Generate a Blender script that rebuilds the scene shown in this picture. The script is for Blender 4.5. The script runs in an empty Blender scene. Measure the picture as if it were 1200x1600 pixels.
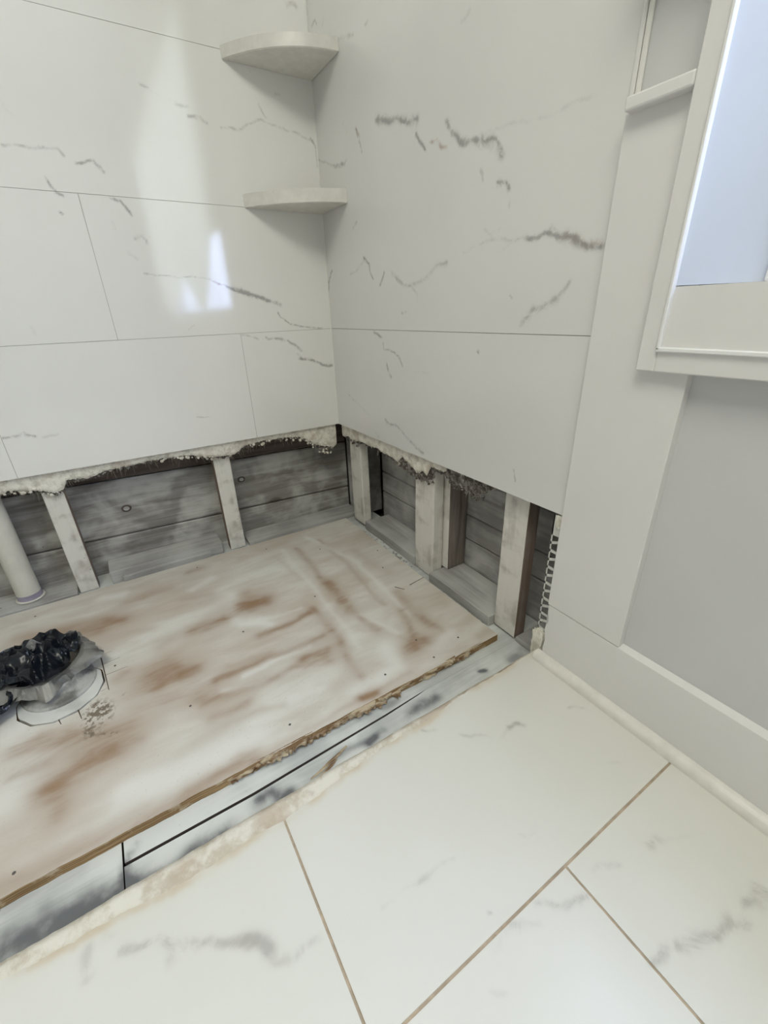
import bpy, bmesh, math, random
import numpy as np
from mathutils import Vector, noise as mnoise

# ------------------------------------------------------------------ camera, sky, lights, exposure
S = bpy.context.scene
COL = S.collection
cam = bpy.data.cameras.new('camera')
camo = bpy.data.objects.new('camera', cam); COL.objects.link(camo)
camo.location = (1.4159, -0.6771, 0.7052)
camo.rotation_euler = (1.133273, 0.032310, 1.011120)
cam.sensor_fit = 'HORIZONTAL'; cam.sensor_width = 36.0
cam.lens = 671.35 / 1200 * 36.0
cam.clip_start = 0.01
S.camera = camo

w = bpy.data.worlds.new('sky'); S.world = w; w.use_nodes = True
bg = w.node_tree.nodes['Background']
bg.inputs[0].default_value = (0.54, 0.65, 1.0, 1)
bg.inputs[1].default_value = 12.5

def area(name, loc, rot, sx, sy, power, color):
    l = bpy.data.lights.new(name, 'AREA'); l.shape = 'RECTANGLE'; l.size = sx; l.size_y = sy
    l.energy = power; l.color = color
    o = bpy.data.objects.new(name, l); COL.objects.link(o); o.location = loc; o.rotation_euler = rot
    return o
portal = area('window_daylight_portal', (2.28, 0.105, 1.31), (math.radians(-90), 0, 0), 2.24, 1.2, 1, (1, 1, 1))
portal.data.cycles.is_portal = True
FILL_W = 22
area('ceiling_fill_light', (1.75, -1.1, 2.36), (0, 0, 0), 1.2, 0.9, FILL_W, (1.0, 0.985, 0.85))  # added fill light overhead, brightens the room without a known fixture
S.view_settings.view_transform = 'Standard'; S.view_settings.look = 'None'
S.view_settings.exposure = 0.19; S.view_settings.gamma = 1.0
try: S.view_settings.use_curve_mapping = False
except Exception: pass
S.cycles.use_denoising = True
S.cycles.max_bounces = 10; S.cycles.diffuse_bounces = 6; S.cycles.transparent_max_bounces = 8
S.cycles.sample_clamp_indirect = 6.0

# ------------------------------------------------------------------ surveyed marks (metres, on the surface they lie on)
LEFT_VEINS = [([(-0.745,1.055),(-0.724,1.056),(-0.682,1.057),(-0.642,1.06),(-0.633,1.047)],3,0.5,0),([(-0.612,1.037),(-0.578,1.043),(-0.561,1.025)],3,0.7,0),([(-0.681,1.005),(-0.672,0.978),(-0.657,0.97)],3,0.7,0),([(-0.56,0.973),(-0.539,0.968),(-0.523,0.944)],3,0.8,0),([(-0.569,0.927),(-0.566,0.911)],4,0.35,0),([(-0.526,0.891),(-0.507,0.898),(-0.502,0.883)],4,0.5,0),([(-0.526,0.813),(-0.449,0.808),(-0.41,0.808),(-0.364,0.802),(-0.318,0.783)],2,0.55,0),([(-0.364,0.802),(-0.318,0.783)],2.5,0.8,1),([(-0.318,0.783),(-0.244,0.759),(-0.164,0.733)],4,1,0),([(-0.178,0.712),(-0.168,0.696),(-0.143,0.678),(-0.083,0.666),(-0.036,0.66)],2.5,0.75,0),([(-0.292,0.776),(-0.244,0.759),(-0.182,0.737)],6,0.4,0),([(-0.447,0.674),(-0.429,0.685)],2,0.5,0),([(-0.302,0.655),(-0.276,0.65),(-0.25,0.639)],3,0.5,0),([(-0.227,0.643),(-0.16,0.63),(-0.131,0.613),(-0.114,0.596)],3.5,0.7,0),([(-0.125,0.573),(-0.074,0.565),(-0.041,0.546),(-0.01,0.539)],4,0.85,0),([(-0.128,0.589),(-0.119,0.573)],2.5,0.5,0),([(-0.933,0.446),(-0.91,0.447),(-0.895,0.451),(-0.873,0.439)],4,0.6,0),([(-0.854,0.432),(-0.826,0.436)],5,0.35,0),([(-0.472,0.432),(-0.429,0.424)],2.5,0.45,0),([(-0.44,1.201),(-0.425,1.198)],3,0.5,0),([(-0.369,1.172),(-0.34,1.176)],3.5,0.4,0),([(-0.344,1.156),(-0.32,1.157),(-0.303,1.151)],4,0.6,0),([(-0.42,1.194),(-0.367,1.179)],2,0.2,0),([(-0.268,1.143),(-0.222,1.148),(-0.19,1.165),(-0.161,1.176),(-0.113,1.167),(-0.066,1.16),(-0.013,1.151)],3.5,0.45,0),([(-0.159,1.21),(-0.154,1.196),(-0.144,1.184)],2.5,0.5,0),([(-0.72,1.123),(-0.706,1.111)],4,0.3,0),([(-0.801,0.696),(-0.8,0.678)],5,0.25,0),([(-0.052,1.415),(-0.037,1.424),(-0.028,1.417)],5,0.6,0),([(-0.252,1.348),(-0.16,1.344)],3,0.15,0),([(-0.519,1.322),(-0.496,1.319)],3,0.1,0),([(-0.389,1.351),(-0.346,1.357)],7,0.2,1),([(-0.019,1.156),(-0.005,1.133),(-0.004,1.089)],2.2,0.6,0),([(-0.11,1.236),(-0.093,1.234)],3,0.5,0),([(-0.176,1.273),(-0.157,1.265)],4,0.3,0),([(-0.096,1.297),(-0.085,1.286)],3,0.35,0),([(-0.233,1.369),(0.032,1.358)],2,0.0,0),([(-0.673,0.937),(-0.67,0.935)],2.5,0.9,0),([(-0.507,0.34),(-0.572,0.372)],5,0.12,0),([(-0.525,0.722),(-0.537,0.704)],4,0.0,0),([(-0.313,0.905),(-0.295,0.935),(-0.303,0.913)],3,0.2,0),([(-0.551,0.86),(-0.533,0.846)],4,0.25,0),([(-0.817,0.227),(-0.815,0.206)],4,0.0,0)]
BACK_VEINS = [([(0.323,1.107),(0.375,1.088),(0.411,1.085),(0.447,1.068),(0.486,1.061)],4.5,0.8,0),([(0.332,1.108),(0.482,1.059)],9,0.35,0),([(0.482,1.038),(0.491,1.023),(0.516,1.005)],3.5,0.9,0),([(0.533,1.013),(0.558,1.008),(0.562,0.996),(0.584,0.992)],4,0.6,1),([(0.533,1.013),(0.568,0.995)],5,0.35,0),([(0.582,1.031),(0.594,1.016),(0.614,1.001),(0.631,0.986),(0.657,0.982),(0.684,0.977)],4,0.95,0),([(0.684,0.977),(0.718,0.968),(0.727,0.956),(0.734,0.945)],4.5,0.8,0),([(0.634,0.987),(0.695,0.966),(0.735,0.941)],7,0.25,0),([(0.685,0.934),(0.691,0.918)],4,0.5,0),([(0.73,0.904),(0.751,0.901),(0.756,0.89)],4,0.85,0),([(0.762,0.873),(0.763,0.864)],3,0.35,0),([(0.643,0.806),(0.692,0.815),(0.717,0.82),(0.755,0.817),(0.81,0.811)],3,0.35,0),([(0.81,0.811),(0.831,0.81),(0.853,0.813),(0.87,0.806),(0.882,0.805),(0.911,0.798),(0.934,0.785),(0.954,0.782)],4,0.95,0),([(0.882,0.805),(0.911,0.798),(0.934,0.787),(0.951,0.787)],6,0.5,1),([(0.856,0.814),(0.86,0.824),(0.872,0.809)],3,0.35,0),([(0.883,0.802),(0.943,0.781)],9,0.3,0),([(0.704,0.841),(0.72,0.829),(0.747,0.835)],4,0.3,0),([(0.814,0.675),(0.839,0.7),(0.869,0.707),(0.888,0.718),(0.906,0.739)],4.5,0.5,0),([(0.841,0.698),(0.886,0.711)],8,0.25,0),([(0.81,0.673),(0.826,0.686)],3,0.5,0),([(0.155,0.805),(0.206,0.815),(0.245,0.836)],3.5,0.4,0),([(0.238,0.84),(0.264,0.822),(0.266,0.807),(0.285,0.786)],3,0.75,0),([(0.341,0.794),(0.32,0.766)],3,0.85,0),([(0.377,0.791),(0.431,0.761),(0.481,0.76),(0.519,0.769),(0.538,0.781),(0.565,0.795),(0.593,0.792)],5,0.5,0),([(0.458,0.759),(0.487,0.739),(0.487,0.726)],3,0.35,0),([(0.421,0.699),(0.438,0.701)],3,0.5,0),([(0.281,0.652),(0.318,0.641)],3.5,0.75,0),([(0.327,0.625),(0.326,0.611),(0.381,0.604),(0.409,0.589),(0.42,0.569)],3,0.65,0),([(0.34,0.57),(0.352,0.543),(0.362,0.535)],3,0.75,0),([(0.461,0.561),(0.524,0.563),(0.538,0.546)],3.5,0.25,0),([(0.096,0.453),(0.123,0.446)],3,0.6,0),([(0.122,0.442),(0.229,0.409)],4,0.3,0),([(0.229,1.114),(0.24,1.1)],4,0.7,1),([(0.229,1.114),(0.243,1.095),(0.249,1.068)],3.5,0.75,0),([(0.098,1.071),(0.132,1.06),(0.17,1.069)],4,0.4,0),([(0.16,1.143),(0.185,1.123)],5,0.25,1),([(0.913,0.969),(0.879,0.972),(0.82,0.969),(0.753,0.979),(0.701,0.986)],4,0.28,0),([(0.324,0.41),(0.345,0.4),(0.387,0.404),(0.425,0.384),(0.481,0.359),(0.516,0.353)],4,0.6,0),([(0.324,0.41),(0.331,0.395)],4,0.4,0),([(0.261,0.362),(0.283,0.346)],3,0.4,0),([(0.45,0.371),(0.553,0.355)],9,0.15,0),([(0.492,1.203),(0.478,1.195),(0.503,1.166),(0.543,1.153)],9,0.16,1),([(0.638,1.164),(0.628,1.156),(0.615,1.156)],4,0.3,0),([(0.023,1.376),(0.045,1.381),(0.054,1.369)],3,0.6,0),([(0.092,1.368),(0.082,1.357)],3,0.45,0),([(0.213,1.29),(0.237,1.283)],3.5,0.5,0),([(0.293,1.279),(0.304,1.279)],3.5,0.45,0),([(0.169,1.301),(0.204,1.292)],4,0.3,0),([(-0.004,1.11),(0.037,1.096),(0.076,1.08),(0.117,1.068),(0.162,1.063)],3.5,0.5,0),([(0.189,0.913),(0.209,0.926)],3,0.5,0),([(0.0,0.769),(0.01,0.796),(0.039,0.824)],3.5,0.75,0),([(0.218,0.916),(0.287,0.93)],3,0.15,0),([(0.703,0.692),(0.722,0.682)],2,0.15,0),([(0.831,0.396),(0.834,0.37)],1.6,0.8,0),([(0.78,0.724),(0.784,0.718)],2.5,0.7,0),([(0.703,0.623),(0.706,0.621)],3,0.7,0),([(0.303,0.934),(0.405,0.934)],3,0.1,0),([(0.745,0.796),(0.781,0.812)],4,0.2,0)]
FLOOR_VEINS = [([(1.02,-0.838),(1.024,-0.828),(1.029,-0.811),(1.037,-0.791),(1.055,-0.768),(1.074,-0.74),(1.084,-0.72),(1.092,-0.706),(1.101,-0.691),(1.117,-0.683)],6,0.6,0),([(1.093,-0.704),(1.101,-0.691),(1.115,-0.682)],8,0.6,0),([(1.117,-0.683),(1.133,-0.675),(1.14,-0.661),(1.135,-0.641),(1.138,-0.624)],8,0.4,0),([(1.087,-0.719),(1.103,-0.695)],10,0.3,1),([(1.038,-0.791),(1.054,-0.783),(1.065,-0.785)],8,0.35,0),([(0.99,-0.875),(1.007,-0.876),(1.025,-0.872)],7,0.45,0),([(0.991,-0.853),(0.997,-0.845)],8,0.3,0),([(1.019,-0.922),(1.025,-0.903)],8,0.0,0),([(1.157,-0.548),(1.156,-0.507),(1.16,-0.492),(1.162,-0.475),(1.166,-0.427)],4,0.32,0),([(1.156,-0.507),(1.16,-0.481)],7,0.25,0),([(1.188,-0.334),(1.202,-0.323),(1.202,-0.3)],4,0.45,0),([(1.26,-0.376),(1.27,-0.364),(1.281,-0.356),(1.286,-0.345),(1.292,-0.316)],6,0.6,0),([(1.265,-0.451),(1.264,-0.431),(1.263,-0.419),(1.277,-0.388)],7,0.35,0),([(1.262,-0.423),(1.265,-0.415)],7,0.45,0),([(1.373,-0.305),(1.378,-0.283),(1.388,-0.255),(1.393,-0.239),(1.398,-0.224),(1.404,-0.196),(1.413,-0.171)],6,0.6,0),([(1.392,-0.238),(1.398,-0.22)],9,0.4,0),([(1.407,-0.183),(1.413,-0.171)],9,0.4,0),([(1.405,-0.153),(1.412,-0.134),(1.42,-0.119)],10,0.7,0),([(1.412,-0.115),(1.418,-0.112)],9,0.5,0),([(1.289,-0.256),(1.298,-0.239)],6,0.6,0),([(1.304,-0.184),(1.305,-0.175)],8,0.65,0),([(1.311,-0.172),(1.322,-0.142),(1.339,-0.104)],5,0.2,0),([(1.277,-0.285),(1.28,-0.268)],5,0.3,0),([(1.021,-0.289),(1.034,-0.28),(1.043,-0.264),(1.059,-0.253)],4.5,0.45,0),([(1.059,-0.206),(1.062,-0.192),(1.075,-0.182)],4,0.75,0),([(1.068,-0.238),(1.061,-0.218),(1.064,-0.204)],5,0.3,0),([(1.092,-0.08),(1.098,-0.066),(1.11,-0.056)],4,0.5,0),([(1.29,-0.479),(1.299,-0.465)],4,0.35,0),([(0.976,-0.342),(0.985,-0.333),(0.992,-0.321)],3.5,0.55,0),([(1.239,-0.434),(1.24,-0.433)],3,0.8,0),([(1.173,-0.315),(1.18,-0.313)],3,0.1,0),([(1.201,-0.123),(1.207,-0.105)],4,0.25,0),([(1.231,0.02),(1.223,-0.026)],4,0.0,0)]
PLY_STAINS = [([(0.231,-0.868),(0.178,-1.011)],22,0.55,0),([(0.149,-1.054),(0.171,-0.956),(0.178,-0.853)],20,0.45,0),([(0.21,-0.838),(0.227,-0.805)],16,0.7,0),([(0.135,-0.787),(0.134,-0.745)],16,0.5,0),([(0.378,-0.652),(0.375,-0.578)],18,0.75,0),([(0.073,-0.609),(0.065,-0.574)],12,0.6,0),([(0.125,-0.718),(0.135,-0.674)],16,0.35,0),([(0.216,-0.642),(0.243,-0.575)],18,0.35,0),([(0.489,-0.763),(0.479,-0.724)],24,0.9,0),([(0.522,-0.746),(0.539,-0.755)],14,0.6,0),([(0.531,-0.7),(0.533,-0.672)],18,0.75,0),([(0.396,-0.732),(0.381,-0.712)],14,0.35,0),([(0.46,-0.829),(0.448,-0.813)],16,0.45,0),([(0.597,-0.73),(0.601,-0.684)],24,0.5,0),([(0.641,-0.679),(0.65,-0.62),(0.656,-0.537),(0.672,-0.401)],12,0.6,0),([(0.694,-0.67),(0.691,-0.597)],16,0.5,0),([(0.591,-0.634),(0.59,-0.515),(0.596,-0.374)],10,0.65,0),([(0.563,-0.599),(0.573,-0.509)],8,0.3,0),([(0.644,-0.446),(0.648,-0.387)],14,0.75,0),([(0.497,-0.508),(0.5,-0.45),(0.486,-0.368)],10,0.65,0),([(0.345,-0.508),(0.355,-0.456)],24,0.9,0),([(0.287,-0.483),(0.389,-0.494)],14,0.4,0),([(0.737,-0.709),(0.724,-0.639),(0.737,-0.536)],9,0.3,0),([(0.126,-0.263),(0.214,-0.257),(0.318,-0.264),(0.441,-0.266),(0.541,-0.272)],12,0.55,0),([(0.116,-0.173),(0.222,-0.166),(0.331,-0.161),(0.472,-0.171),(0.572,-0.177)],9,0.4,0),([(0.473,-0.347),(0.572,-0.345),(0.669,-0.348),(0.764,-0.362)],11,0.6,0),([(0.363,-0.256),(0.498,-0.259),(0.58,-0.263),(0.653,-0.247)],11,0.5,0),([(0.267,-0.102),(0.362,-0.095),(0.446,-0.074)],20,0.35,0),([(0.542,-0.114),(0.63,-0.119),(0.708,-0.123)],14,0.45,0),([(0.626,-0.149),(0.76,-0.202)],10,0.6,0),([(0.751,-0.215),(0.754,-0.175)],18,0.7,0),([(0.657,-0.128),(0.746,-0.111)],10,0.4,0),([(0.818,-0.048),(0.814,-0.011)],14,0.45,0),([(0.139,-0.343),(0.223,-0.328),(0.317,-0.322)],10,0.25,0),([(0.625,-0.288),(0.682,-0.227),(0.729,-0.2)],8,0.2,0),([(0.686,-0.938),(0.67,-0.903),(0.662,-0.846)],22,0.6,0),([(0.554,-1.001),(0.564,-0.958),(0.595,-0.886),(0.615,-0.816)],20,0.5,0),([(0.593,-0.915),(0.612,-0.861)],22,0.35,0),([(0.739,-0.929),(0.683,-0.936)],14,0.5,0),([(0.619,-1.002),(0.622,-0.954)],14,0.4,0),([(0.539,-0.97),(0.554,-0.927)],14,0.4,0),([(0.647,-0.893),(0.655,-0.796)],14,0.4,0),([(0.828,-0.994),(0.829,-0.948),(0.832,-0.874),(0.837,-0.783),(0.828,-0.699),(0.828,-0.618)],13,0.5,0),([(0.808,-0.997),(0.81,-0.874),(0.819,-0.75)],14,0.25,0),([(0.832,-0.619),(0.823,-0.457),(0.815,-0.26)],6,0.3,0),([(0.82,-0.381),(0.82,-0.356)],8,0.8,0),([(0.815,-0.638),(0.819,-0.729)],10,0.3,0),([(0.533,-0.811),(0.582,-0.796)],20,0.2,0),([(0.755,-0.098),(0.754,-0.055)],12,0.0,0),([(0.553,-0.883),(0.544,-0.86)],10,0.9,2),([(0.523,-0.871),(0.563,-0.854)],9,0.8,2),([(0.584,-0.885),(0.597,-0.879)],7,0.8,2),([(0.612,-0.856),(0.619,-0.839)],5,0.6,2),([(0.519,-0.817),(0.521,-0.804)],3,0.4,2),([(0.38,-1.04),(0.525,-0.992),(0.656,-0.998)],40,0.8,1),([(0.769,-0.826),(0.782,-0.7),(0.782,-0.604)],26,0.8,1),([(0.072,-0.851),(0.087,-0.801)],16,0.7,1),([(0.154,-0.556),(0.175,-0.617)],14,0.6,1),([(0.351,-0.756),(0.307,-0.588),(0.297,-0.551)],14,0.5,1),([(0.276,-0.527),(0.406,-0.542),(0.468,-0.474)],14,0.8,1),([(0.61,-0.582),(0.605,-0.422)],7,0.8,1),([(0.633,-0.63),(0.682,-0.422)],8,0.7,1),([(0.579,-0.727),(0.578,-0.646)],14,0.6,1),([(0.074,-0.198),(0.338,-0.129),(0.647,-0.142)],8,0.7,1),([(0.11,-0.309),(0.428,-0.307),(0.677,-0.317)],8,0.5,1),([(0.712,-0.265),(0.782,-0.273),(0.797,-0.384)],20,0.8,1),([(0.764,-0.106),(0.782,-0.161)],16,0.7,1),([(0.705,-0.057),(0.704,-0.01)],20,0.4,1),([(0.569,-0.257),(0.691,-0.213)],8,0.6,1),([(0.452,-0.377),(0.449,-0.432),(0.429,-0.532)],6,0.5,1),([(0.649,-0.725),(0.647,-0.699)],20,0.5,1),([(0.729,-0.547),(0.743,-0.45)],12,0.6,1)]
SUB_STAINS = [([(0.898,-0.991),(0.905,-0.919),(0.915,-0.856),(0.91,-0.844)],13,0.85,0),([(0.886,-0.993),(0.891,-0.927),(0.891,-0.88)],9,0.45,0),([(0.908,-0.839),(0.92,-0.76),(0.925,-0.703),(0.927,-0.63)],8,0.6,0),([(0.911,-0.749),(0.911,-0.7)],10,0.6,0),([(0.892,-0.635),(0.888,-0.611),(0.914,-0.602)],8,0.75,0),([(0.914,-0.602),(0.907,-0.582)],7,0.8,0),([(0.892,-0.315),(0.889,-0.245)],12,0.7,0),([(0.893,-0.494),(0.895,-0.38)],6,0.5,0),([(0.901,-0.421),(0.896,-0.403)],4,1,0),([(0.879,-0.43),(0.869,-0.364)],5,0.2,0),([(0.889,-0.113),(0.893,-0.101)],4,1,0),([(0.889,0.036),(0.902,-0.022)],14,0.5,0),([(0.928,-0.091),(0.919,0.003)],8,0.3,0),([(0.863,-0.841),(0.915,-0.843)],3,0.8,0),([(0.907,-0.856),(0.896,-0.843)],3.5,0.9,0),([(0.856,-0.832),(0.853,-0.822)],4,0.5,0),([(0.865,-0.947),(0.868,-0.939)],3,0.9,0)]
PLASTER_LEFT = [(-0.991,0.3),(-0.963,0.305),(-0.911,0.291),(-0.877,0.276),(-0.856,0.282),(-0.842,0.307),(-0.789,0.301),(-0.743,0.314),(-0.688,0.315),(-0.63,0.32),(-0.547,0.317),(-0.51,0.314),(-0.474,0.303),(-0.449,0.295),(-0.381,0.292),(-0.344,0.313),(-0.302,0.318),(-0.259,0.321),(-0.216,0.318),(-0.158,0.313),(-0.121,0.297),(-0.085,0.268),(-0.02,0.252),(0.007,0.27)]
PLASTER_BACK = [(-0.015,0.285),(0.046,0.298),(0.07,0.289),(0.099,0.293),(0.15,0.3),(0.177,0.297),(0.211,0.298),(0.248,0.3),(0.291,0.293),(0.336,0.293),(0.364,0.284),(0.389,0.307),(0.413,0.3),(0.445,0.291),(0.464,0.277),(0.495,0.293),(0.513,0.283),(0.53,0.314),(0.552,0.317),(0.585,0.315),(0.61,0.33),(0.644,0.335)]
SCREWS = [(0.808,-0.98),(0.794,-0.539),(0.79,-0.31),(0.789,-0.094),(0.809,-0.186),(0.056,-0.58),(0.46,-0.54),(0.425,-0.322),(0.069,-0.351),(0.304,-0.035),(0.407,-0.078),(0.061,-1.014),(0.633,-0.7),(0.407,-0.831),(0.738,-0.186),(0.18,-0.195)]
KERFS = [[(0.358,-0.859),(0.484,-0.846)],[(0.499,-0.906),(0.54,-0.897)],[(0.505,-0.941),(0.532,-0.933)],[(0.535,-0.063),(0.526,-0.004)],[(0.518,-0.105),(0.545,-0.088)],[(0.494,-0.977),(0.502,-0.976)]]
SCORES = [[(0.349,-0.88),(0.345,-0.835)],[(0.386,-0.854),(0.382,-0.819)],[(0.429,-0.851),(0.427,-0.805)],[(0.478,-0.862),(0.477,-0.847)]]
TILE_EDGE = [(0.97,-0.963),(0.974,-0.932),(0.975,-0.899),(0.976,-0.865),(0.977,-0.828),(0.982,-0.79),(0.985,-0.75),(0.985,-0.706),(0.981,-0.658),(0.985,-0.623),(0.981,-0.587),(0.978,-0.552),(0.97,-0.501),(0.968,-0.45),(0.964,-0.393),(0.964,-0.335),(0.955,-0.233),(0.955,-0.125),(0.951,-0.026)]

# ------------------------------------------------------------------ node helper
class NT:
    def __init__(s, name):
        s.m = bpy.data.materials.new(name); s.m.use_nodes = True
        s.t = s.m.node_tree; s.n = s.t.nodes; s.l = s.t.links
        s.b = s.n['Principled BSDF']; s.out = s.n['Material Output']
        s.co = s.n.new('ShaderNodeTexCoord')
    def link(s, a, b): s.l.new(a, b)
    def put(s, sock, v):
        if hasattr(v, 'is_output') or isinstance(v, bpy.types.NodeSocket): s.l.new(v, sock)
        elif isinstance(v, (tuple, list)) and len(v) == 3 and sock.type == 'RGBA': sock.default_value = (*v, 1)
        else: sock.default_value = v
    def vec(s, scale=(1, 1, 1), loc=(0, 0, 0), rot=(0, 0, 0)):
        n = s.n.new('ShaderNodeMapping'); s.link(s.co.outputs['Object'], n.inputs[0])
        n.inputs['Scale'].default_value = scale; n.inputs['Location'].default_value = loc; n.inputs['Rotation'].default_value = rot
        return n.outputs[0]
    def noise(s, scale, detail=4, vec=None, rough=.55, dist=0):
        n = s.n.new('ShaderNodeTexNoise'); s.link(vec or s.co.outputs['Object'], n.inputs['Vector'])
        n.inputs['Scale'].default_value = scale; n.inputs['Detail'].default_value = detail
        n.inputs['Roughness'].default_value = rough; n.inputs['Distortion'].default_value = dist
        return n.outputs[0]
    def voro(s, scale, vec=None, feature='F1'):
        n = s.n.new('ShaderNodeTexVoronoi'); n.feature = feature; s.link(vec or s.co.outputs['Object'], n.inputs['Vector'])
        n.inputs['Scale'].default_value = scale
        return n.outputs['Distance']
    def step(s, x, a, b, lo=0., hi=1.):
        n = s.n.new('ShaderNodeMapRange'); n.interpolation_type = 'SMOOTHSTEP'
        s.put(n.inputs[0], x); n.inputs[1].default_value = a; n.inputs[2].default_value = b
        n.inputs[3].default_value = lo; n.inputs[4].default_value = hi
        return n.outputs[0]
    def math(s, op, a, b=0.):
        n = s.n.new('ShaderNodeMath'); n.operation = op; s.put(n.inputs[0], a); s.put(n.inputs[1], b); return n.outputs[0]
    def mix(s, f, a, b):
        n = s.n.new('ShaderNodeMix'); n.data_type = 'RGBA'
        s.put(n.inputs[0], f); s.put(n.inputs[6], a); s.put(n.inputs[7], b); return n.outputs[2]
    def marks(s):
        a = s.n.new('ShaderNodeAttribute'); a.attribute_name = 'marks'
        n = s.n.new('ShaderNodeSeparateColor'); s.link(a.outputs['Color'], n.inputs[0]); return n.outputs
    def bump(s, h, strength=.3, dist=.002):
        n = s.n.new('ShaderNodeBump'); s.put(n.inputs['Height'], h)
        n.inputs['Strength'].default_value = strength; n.inputs['Distance'].default_value = dist
        s.link(n.outputs[0], s.b.inputs['Normal'])
    def done(s, color=None, rough=None, spec=None, **kw):
        if color is not None: s.put(s.b.inputs['Base Color'], color)
        if rough is not None: s.put(s.b.inputs['Roughness'], rough)
        if spec is not None: s.b.inputs['Specular IOR Level'].default_value = spec
        for k, v in kw.items(): s.put(s.b.inputs[k], v)
        return s.m

def plain(name, color, rough=.5, var=.04, scale=12, bump=0, spec=.5, **kw):
    n = NT(name)
    dark = tuple(c * (1 - var * 2) for c in color)
    f = n.noise(scale, 5)
    c = n.mix(n.step(f, .3, .7), dark, color)
    if bump: n.bump(n.noise(scale * 25, 3), bump, .001)
    return n.done(c, rough, spec, **kw)

def marble(name, base, base2, rough, breakup=70, vein=(.22, .205, .20), warm=(.42, .27, .22), spec=.5, dust=0):
    n = NT(name); r, g, b = n.marks()
    nz = n.noise(breakup, 6, rough=.7, dist=.6)
    k = n.step(nz, .33, .62, .40, 1.2)
    vm = n.step(n.math('MULTIPLY', r, k), .06, .95)
    wm = n.step(n.math('MULTIPLY', g, k), .1, 1.1)
    c = n.mix(n.step(n.noise(3.2, 3), .35, .65), base, base2)
    c = n.mix(wm, c, warm)
    c = n.mix(n.math('MULTIPLY', vm, .7), c, vein)
    if dust:
        c = n.mix(n.step(b, .05, .8), c, (.58, .50, .38))
    n.bump(n.noise(7, 2), .05, .002)
    return n.done(c, rough, spec)

def grain_wood(name, lo, hi, white, wamt=(.45, .7), axis=0, rough=.85, spray=5., bump=.5, knots=True, dark=(.09, .075, .065), marks=False, gk=.35):
    """old board: lo..hi along the grain, sprayed with patchy primer"""
    n = NT(name)
    st = [26., 26., 26.]; st[axis] = 1.6
    v = n.vec(tuple(st))
    g = n.noise(1.6, 8, v, .65, .8)
    fine = n.noise(7, 6, v, .7)
    c = n.mix(n.step(g, .3, .7), lo, hi)
    c = n.mix(n.step(fine, .60, .74, 0, .45), c, dark)
    sp = n.noise(spray, 3, n.vec((1, 1, 1), (3.1, 1.7, .4)), .5, .3)
    m = n.math('ADD', sp, n.math('MULTIPLY', n.math('SUBTRACT', g, .5), gk))
    c = n.mix(n.step(m, wamt[0], wamt[1], 0, .88), c, white)
    if knots:
        st2 = [9., 9., 9.]; st2[axis] = 4.
        k = n.voro(.9, n.vec(tuple(st2), (.3, .7, .2)))
        c = n.mix(n.step(k, .05, .13, .75, 0), c, dark)
    sp2 = n.noise(90, 3)
    c = n.mix(n.step(sp2, .70, .78, 0, .7), c, dark)
    if marks:
        r, g2, b2 = n.marks()
        rr = n.math('MULTIPLY', r, n.step(n.noise(30, 5), .3, .6, .75, 1.1))
        c = n.mix(n.step(rr, .05, .9), c, marks)
    n.bump(n.math('ADD', g, n.math('MULTIPLY', fine, .6)), bump, .0025)
    return n.done(c, rough, .25)

M = {}
M['tile_left'] = marble('glossy_marble_tile', (.78, .77, .75), (.80, .79, .77), .075, breakup=40, spec=.85)
M['tile_back'] = marble('satin_marble_tile', (.70, .695, .685), (.725, .715, .705), .16, breakup=40)
M['tile_floor'] = marble('floor_marble_tile', (.665, .655, .60), (.685, .675, .63), .30, breakup=18, vein=(.34, .325, .30), dust=1)
M['grout_wall'] = plain('wall_grout', (.34, .32, .29), .8)
M['grout_floor'] = plain('tan_grout', (.50, .405, .30), .9, .14, 60, .4)
M['white_paint'] = plain('satin_white_paint', (.745, .73, .72), .38, .015, 6, .06)
M['jamb'] = plain('window_lining_glow_tint', (.585, .635, .745), .6, .01)  # blue base colour paints the window's glow into the lining
M['wall_paint'] = plain('eggshell_wall_paint', (.60, .60, .60), .5, .015, 5, .08)
M['shelf'] = plain('shelf_stone', (.74, .72, .67), .28, .05, 40)
M['caulk'] = plain('white_caulk', (.78, .77, .73), .35, .03, 50)
M['ceiling'] = plain('ceiling_paint', (.8, .8, .78), .8, .01)
M['far_wall'] = plain('far_wall_paint', (.42, .41, .39), .6, .02, 2)
M['dark'] = plain('cavity_dark', (.035, .032, .03), .95)
M['plaster'] = None
n = NT('broken_plaster'); a_ = n.noise(38, 6, rough=.7); b_ = n.noise(14, 3)
c = n.mix(n.step(a_, .35, .6), (.56, .53, .46), (.80, .775, .70))
c = n.mix(n.step(b_, .56, .70, 0, .5), c, (.48, .39, .31)); n.bump(a_, .8, .004); M['plaster'] = n.done(c, .9, .2)
n = NT('torn_paper_backing'); a_ = n.noise(70, 6, rough=.75); b_ = n.noise(24, 4)
c = n.mix(n.step(a_, .42, .62), (.10, .088, .078), (.34, .32, .29)); c = n.mix(n.step(b_, .60, .70), c, (.66, .63, .56))
n.bump(a_, 1, .006); M['backing'] = n.done(c, .95, .1)
n = NT('mortar_bed'); a_ = n.noise(30, 6, rough=.7); b_ = n.noise(11, 4)
c = n.mix(n.step(a_, .35, .6), (.55, .49, .40), (.72, .69, .61)); c = n.mix(n.step(b_, .52, .66, 0, .55), c, (.46, .35, .26))
n.bump(a_, .7, .003); M['mortar'] = n.done(c, .92, .2)
M['sheath_y'] = grain_wood('sprayed_board_along_y', (.19, .175, .16), (.32, .305, .29), (.54, .535, .51), (.40, .70), 1, knots=True, spray=9)
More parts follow.
